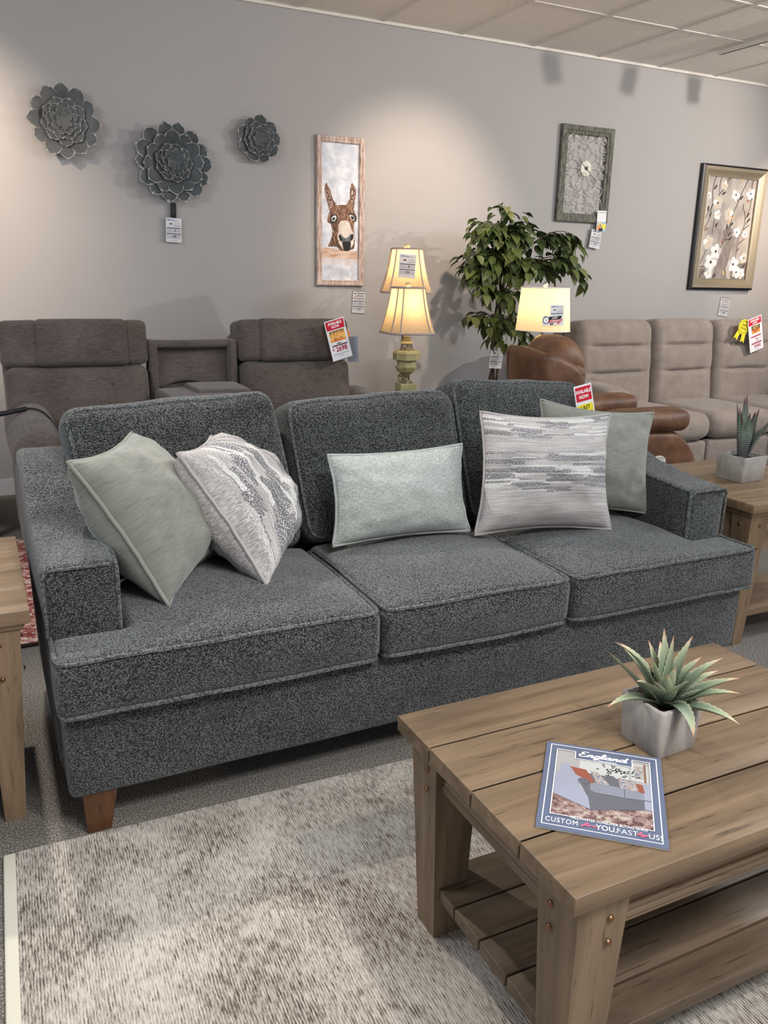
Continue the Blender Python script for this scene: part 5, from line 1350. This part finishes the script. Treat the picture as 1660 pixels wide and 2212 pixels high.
pr.line(ring, .0035, 'ink_black', 1); pr.text('BEST', 0, .013, .022, 'ink_black', 1, .02); pr.text('SELLER', 0, -.013, .020, 'ink_black', 1, .02, sx=.9)
part('lettering', pr, 'ink_black', rb, local=True)
# sign on the blue-grey sofa
o = card('sale_sign', 'AVAILABLE NOW last chance sign tucked between the sofa back and the sage pillow', 'sign', .074, .26, (2.103, 2.520, .880), radians(14), yaw=radians(-12))
a, b = .037, .13
pr = Print(-.0006); pr.rect(-a + .005, b - .063, a - .005, b - .007, 'ink_red', 1); pr.text('AVAILABLE', 0, b - .026, .019, 'ink_white', 2, .03, sx=.68); pr.text('NOW', 0, b - .047, .019, 'ink_white', 2, .03, sx=.8); ink(o, 'red_heading', pr)
pr = Print(-.0006); pr.rect(-a + .005, .002, a - .005, b - .076, 'ink_yellow', 1); pr.text('LAST', 0, b - .090, .022, 'ink_black', 2, .02, sx=.8); pr.text('CHANCE!', 0, b - .112, .018, 'ink_black', 2, .02, sx=.72); ink(o, 'yellow_panel', pr)

# ================================================================== magazine on the coffee table
mg = thing('magazine', 'glossy blue furniture buying guide lying on the coffee table', 'magazine', (.935, .990, TZ + .0005), rz=radians(-40.8))
MW, MH = .2125, .2730
def sag(p):
    q = V(p)
    return q
m = M().rbox((MW, MH, .0030), .0008, lambda p: sag(p + V((0, 0, .0016))), ns=1, ni=(8, 8, 0)); part('pages', m, 'page_white', mg, local=True)
m = M().rbox((MW + .002, MH + .002, .0008), .0002, lambda p: sag(p + V((0, 0, .0036))), ns=1, ni=(8, 8, 0)); part('cover', m, 'cover_blue', mg, local=True)
def cover_print(name, pr):
    pr.v = [V((q.x, q.y, 0)) + V((0, 0, sag(V((q.x, q.y, 0))).z + (q.z))) for q in pr.v]
    return part(name, pr, 'ink_white', mg, local=True)
def CP(): return Print(.0040, 'xy')
U_ = lambda f: -MW / 2 + MW * f
V_ = lambda f: MH / 2 - MH * f
class FP:   # fraction-space wrapper (u right, v down)
    def __init__(s): s.p = CP()
    def rect(s, u0, v0, u1, v1, m, l=1):
        n = 6
        for i in range(n):
            a, b = u0 + (u1 - u0) * i / n, u0 + (u1 - u0) * (i + 1) / n
            s.p.rect(U_(a), V_(v1), U_(b), V_(v0), m, l)
    def poly(s, pts, m, l=1): s.p.poly([(U_(a), V_(b)) for a, b in pts], m, l)
    def oval(s, u, v, ru, rv, m, l=1, rot=0): s.p.oval(U_(u), V_(v), ru * MW, rv * MH, m, l, 18, rot)
    def text(s, t, u, v, size, m, l=3, **kw): s.p.text(t, U_(u), V_(v), size, m, l, **kw)
pr = FP()
for u0, v0, u1, v1 in ((.035, .026, .965, .032), (.035, .962, .965, .968), (.035, .026, .043, .968), (.957, .026, .965, .968)): pr.rect(u0, v0, u1, v1, 'ink_white')
for u0, v0, u1, v1 in ((.092, .088, .262, .094), (.092, .088, .100, .862), (.898, .088, .906, .862), (.748, .088, .906, .094), (.254, .088, .262, .185), (.748, .088, .756, .185), (.254, .180, .756, .186), (.092, .856, .300, .862), (.80, .856, .906, .862)): pr.rect(u0, v0, u1, v1, 'ink_white', 12)
cover_print('border_lines', pr.p)
pr = FP(); F_ = pr
F_.rect(.100, .094, .898, .856, 'pic_wall', 1)
F_.rect(.30, .185, .72, .40, 'pic_light', 2); F_.rect(.74, .13, .88, .34, 'pic_light', 2); F_.rect(.77, .15, .85, .31, 'pic_print', 3); F_.rect(.848, .125, .868, .345, 'pic_floor', 3)
F_.rect(.100, .66, .898, .856, 'pic_rug', 2); F_.rect(.100, .62, .24, .665, 'pic_floor', 3)
rr = random.Random(5)
for k in range(44): F_.oval(.60 + rr.gauss(0, .075), .262 + max(-.06, rr.gauss(0, .035)), .014, .0055, 'pic_leaf', 3, rr.uniform(0, 3))
F_.poly([(.30, .36), (.42, .33), (.74, .36), (.898, .40), (.898, .56), (.38, .53)], 'pic_sofa_dark', 4)
F_.poly([(.14, .27), (.20, .25), (.27, .34), (.24, .42), (.16, .38)], 'pic_sofa_light', 5)
F_.poly([(.22, .285), (.36, .30), (.45, .46), (.32, .44)], 'pic_coral', 6); F_.poly([(.395, .30), (.46, .31), (.56, .44), (.53, .465), (.46, .46)], 'pic_print', 7)
F_.poly([(.52, .32), (.60, .33), (.64, .45), (.57, .46)], 'pic_sofa_dark', 5); F_.poly([(.63, .34), (.77, .35), (.80, .465), (.65, .455)], 'pic_print', 7); F_.poly([(.77, .37), (.85, .38), (.86, .47), (.80, .465)], 'pic_coral', 6); F_.poly([(.83, .37), (.898, .37), (.898, .48), (.85, .47)], 'pic_sofa_light', 6)
F_.poly([(.102, .36), (.26, .37), (.34, .41), (.36, .46), (.30, .48), (.102, .44)], 'pic_sofa_light', 7); F_.poly([(.102, .44), (.30, .48), (.40, .63), (.42, .75), (.102, .63)], 'pic_sofa_light', 6); F_.oval(.345, .44, .05, .035, 'pic_sofa_dark', 8)
F_.poly([(.32, .47), (.44, .50), (.46, .74), (.41, .755), (.39, .62)], 'pic_sofa_dark', 8)
F_.poly([(.40, .455), (.44, .44), (.68, .455), (.68, .56), (.44, .555), (.40, .53)], 'pic_sofa', 9); F_.poly([(.685, .455), (.84, .475), (.84, .555), (.685, .56)], 'pic_sofa', 9)
F_.poly([(.42, .56), (.84, .56), (.84, .66), (.46, .74)], 'pic_sofa_dark', 7); F_.poly([(.84, .47), (.898, .47), (.898, .66), (.84, .65)], 'pic_sofa_light', 9); F_.poly([(.84, .55), (.898, .55), (.898, .56), (.84, .56)], 'pic_sofa_dark', 10)
cover_print('cover_photo', pr.p)
pr = FP()
pr.rect(.262, .094, .748, .180, 'cover_blue', 9)
# hand-lettered script title
SCR = [[(.95, 1.72), (.62, 1.98), (.22, 1.78), (.24, 1.32), (.62, 1.10), (.20, .95), (-.02, .50), (.20, .06), (.72, .02), (1.12, .45), (1.30, .92), (1.24, .30), (1.22, .02)], [(1.24, .40), (1.48, .92), (1.70, .90), (1.70, .25), (1.86, .03), (2.10, .35)],
       [(2.74, .82), (2.50, .98), (2.20, .78), (2.12, .32), (2.36, .03), (2.66, .34), (2.80, .95), (2.76, -.2), (2.50, -.72), (2.22, -.55), (2.50, -.12), (3.02, .35), (3.32, 1.2), (3.34, 1.82), (3.16, 1.84), (3.08, 1.2), (3.10, .28), (3.28, .02), (3.56, .35)],
       [(4.22, .82), (3.98, .98), (3.68, .78), (3.60, .32), (3.84, .03), (4.14, .36), (4.28, .95), (4.22, .25), (4.38, .02), (4.60, .42), (4.76, .92), (4.70, .02)], [(4.72, .40), (4.98, .92), (5.18, .88), (5.18, .25), (5.34, .02), (5.58, .36)],
       [(6.22, .80), (5.98, .98), (5.68, .78), (5.60, .32), (5.84, .03), (6.14, .36), (6.46, 1.9), (6.30, .3), (6.44, .02), (6.66, .30)]]
def script(pr, strokes, u0, u1, vbase, hx, mat, w, width=6.66, slant=.22, l=11):
    s = MW * (u1 - u0) / width; hs = MH * hx
    for st in strokes:
        p2 = smooth_path([(a, b, 0) for a, b in st], 5); pts = [(U_(u0) + (q.x + q.y * slant) * s, V_(vbase) + q.y * hs) for q in p2]
        ws = []
        for i in range(len(pts)):
            a, b = pts[max(0, i - 1)], pts[min(len(pts) - 1, i + 1)]
            dz = abs(b[1] - a[1]); dx = abs(b[0] - a[0]) + 1e-9
            ws.append(w * (.55 + .75 * dz / (dz + dx)))
        pr.p.line(pts, ws, mat, l)
script(pr, SCR, .290, .705, .140, .0315, 'ink_white', .0034)
pr.p.squiggle(U_(.46), U_(.62), V_(.168), .0022, 'ink_white', 11, seed=2)
cover_print('title_lettering', pr.p)
pr = FP()
pr.text('FALL/WINTER CONSUMER BUYING GUIDE', .555, .866, .0098, 'ink_white', 11, bold=0, sx=.68)
pr.text('CUSTOM', .192, .916, .0180, 'ink_white', 4, bold=0, sx=.70, space=1.12); pr.text('YOU.', .538, .916, .0190, 'ink_white', 4, bold=.008, sx=.76); pr.text('FAST', .697, .916, .0190, 'ink_white', 4, bold=-.008, sx=.82, space=1.05); pr.text('US!', .908, .916, .0185, 'ink_white', 4, bold=-.008, sx=.85)
FOR = [[(.0, .1), (.45, .7), (.7, 1.7), (.5, 1.95), (.35, 1.2), (.30, -.5), (.10, -.6), (.3, -.1), (.8, .4)], [(1.35, .85), (1.05, .8), (.95, .3), (1.2, .0), (1.5, .4), (1.4, .85), (1.6, .7), (1.95, .75)], [(1.95, .75), (2.05, .95), (2.25, .8), (2.2, .2), (2.4, .0), (2.75, .4)]]
BYS = [[(.0, .4), (.4, 1.2), (.5, 1.9), (.3, 1.8), (.25, .4), (.45, .0), (.8, .3), (.75, .8), (.5, .7), (1.1, .6)], [(1.1, .95), (1.1, .3), (1.35, .0), (1.7, .4), (1.85, .95), (1.75, .0), (1.4, -.7), (1.1, -.6), (1.4, -.1), (2.1, .4)]]
script(pr, FOR, .345, .462, .926, .0150, 'cover_pink', .0017, 2.75, .3)
script(pr, BYS, .762, .850, .926, .0150, 'cover_pink', .0017, 2.1, .3)
cover_print('slogan_lettering', pr.p)

# ================================================================== ceiling track
trk = thing('ceiling_track', 'white lighting track on the ceiling at the top right corner', 'track light', (5.137, 3.4, CEIL_Z - .006))
part('rail', M().box((5.137, 3.04, CEIL_Z - .022), (.036, 4.0, .030)), 'white_metal', trk)
part('rail_slot', M().box((5.137, 3.04, CEIL_Z - .0375), (.010, 3.96, .002)), 'ink_black', trk)

tk2 = thing('ceiling_track', 'white lighting track over the showroom floor carrying three spot heads', 'track light', (5.75, 3.98, CEIL_Z - .006))
part('rail', M().box((5.75, 3.98, CEIL_Z - .022), (1.3, .036, .030)), 'white_metal', tk2)
for hx_, tilt, wd in ((5.395, .5, 'with its can tilted steeply'), (5.775, -.4, 'between the other two heads'), (6.115, .2, 'at the far right end of the track')):
    th_ = thing('spotlight_head', 'white spot head ' + wd, 'track light', (hx_, 3.98, CEIL_Z - .037), group='spot heads on the ceiling track')
    part('stem', M().tube([(0, 0, 0), (0, 0, -.05)], .010, 8), 'white_metal', th_, local=True, smooth=True)
    y_ = M().tube([(-.035, 0, -.14), (-.035, 0, -.05), (.035, 0, -.05), (.035, 0, -.14)], .004, 6)
    part('yoke', y_, 'white_metal', th_, local=True)
    c_ = M().lathe([(.022, .045), (.030, .035), (.034, -.05), (.030, -.05), (.026, .02), (1e-6, .02)], (0, 0, 0), 18)
    R_ = Matrix.Rotation(tilt, 3, 'X'); c_.v = [R_ @ q + V((0, 0, -.14)) for q in c_.v]
    part('can', c_, 'white_metal', th_, local=True, smooth=True)
# ================================================================== light
w = bpy.data.worlds.new('World'); scene.world = w; w.use_nodes = True
bg = w.node_tree.nodes['Background']; bg.inputs[0].default_value = (.82, .89, 1.0, 1); bg.inputs[1].default_value = .40
def spot(name, loc, aim, power, size, col, blend=.6, rad=.04):
    l = bpy.data.lights.new(name, 'SPOT'); l.energy = power; l.spot_size = radians(size); l.spot_blend = blend; l.color = col; l.shadow_soft_size = rad
    o = bpy.data.objects.new(name, l); link(o); o.location = loc
    o.rotation_euler = (V(aim) - V(loc)).to_track_quat('-Z', 'Y').to_euler(); return o
def area(name, loc, aim, power, sx, sy, col):
    l = bpy.data.lights.new(name, 'AREA'); l.energy = power; l.shape = 'RECTANGLE'; l.size = sx; l.size_y = sy; l.color = col
    o = bpy.data.objects.new(name, l); link(o); o.location = loc
    o.rotation_euler = (V(aim) - V(loc)).to_track_quat('-Z', 'Y').to_euler(); return o
WARM, NEUT, COOL = (1, .80, .62), (1, .93, .85), (.86, .93, 1)
# recessed ceiling panels (out of frame)
area('ceiling_panel_light', (1.0, -.6, 3.0), (1.2, .2, 0), 60, 1.2, .6, COOL)
area('ceiling_panel_light', (4.6, 1.6, 3.0), (4.0, 3.0, 0), 70, 1.2, .6, COOL)
area('ceiling_panel_light', (-1.6, 2.6, 3.0), (-.5, 3.2, 0), 50, 1.2, .6, COOL)
# track spots washing the wall and picking out the furniture
spot('track_spot', (-.75, 4.3, 2.9), (-.30, 5.65, 1.95), 170, 66, WARM, .9)
spot('track_spot', (3.0, 3.9, 2.9), (2.98, 5.65, 1.72), 100, 56, WARM, .9)
spot('track_spot', (6.7, 2.3, 2.8), (4.2, 5.65, 1.9), 190, 78, NEUT, .6, .035)
spot('ceiling_fill_uplight', (6.9, 3.0, 1.75), (5.6, 3.6, 3.03), 45, 150, (1, .87, .75), .6, .12)  # added upward fill to brighten the ceiling; no floor lamp stands here
spot('ceiling_fill_uplight', (1.2, -1.2, 1.75), (2.0, 1.6, 3.03), 45, 150, (1, .87, .75), .6, .12)  # second added ceiling fill, unseen and without a fixture
spot('track_spot', (6.9, 4.2, 2.9), (6.95, 5.65, 1.75), 120, 60, WARM, .9)
spot('track_spot', (.1, 3.6, 2.95), (.62, 1.85, .4), 130, 58, NEUT, .5, .035)
spot('track_spot', (1.3, -.3, 2.95), (.25, 1.0, 0), 85, 70, NEUT, .6, .05)
spot('track_spot', (2.6, .6, 2.95), (1.3, 2.2, .4), 45, 70, COOL, .6, .05)
for x, y, z in LAMPS:
    l = bpy.data.lights.new('lamp_bulb_light', 'POINT'); l.energy = 2.2 if z < 1.19 or z > 1.3 else 1.3; l.color = (1, .72, .42); l.shadow_soft_size = .035
    o = bpy.data.objects.new('lamp_bulb_light', l); link(o); o.location = (x, y, z + .05)

# ================================================================== camera
cam = bpy.data.cameras.new('Camera'); co = bpy.data.objects.new('Camera', cam); link(co)
cam.sensor_fit = 'VERTICAL'; cam.sensor_height = 36; cam.lens = 1793.03 * 36 / 2212; cam.clip_start = .05
r_, u_, f_ = V((.899821, -.435798, .020072)), V((.101639, .254159, .961807)), V((.424255, .863414, -.272991))
co.matrix_world = Matrix(((r_.x, u_.x, -f_.x, 0), (r_.y, u_.y, -f_.y, 0), (r_.z, u_.z, -f_.z, CAM_Z), (0, 0, 0, 1)))
scene.camera = co
scene.view_settings.view_transform = 'Standard'; scene.view_settings.look = 'None'; scene.view_settings.gamma = 1
scene.view_settings.exposure = 0.78
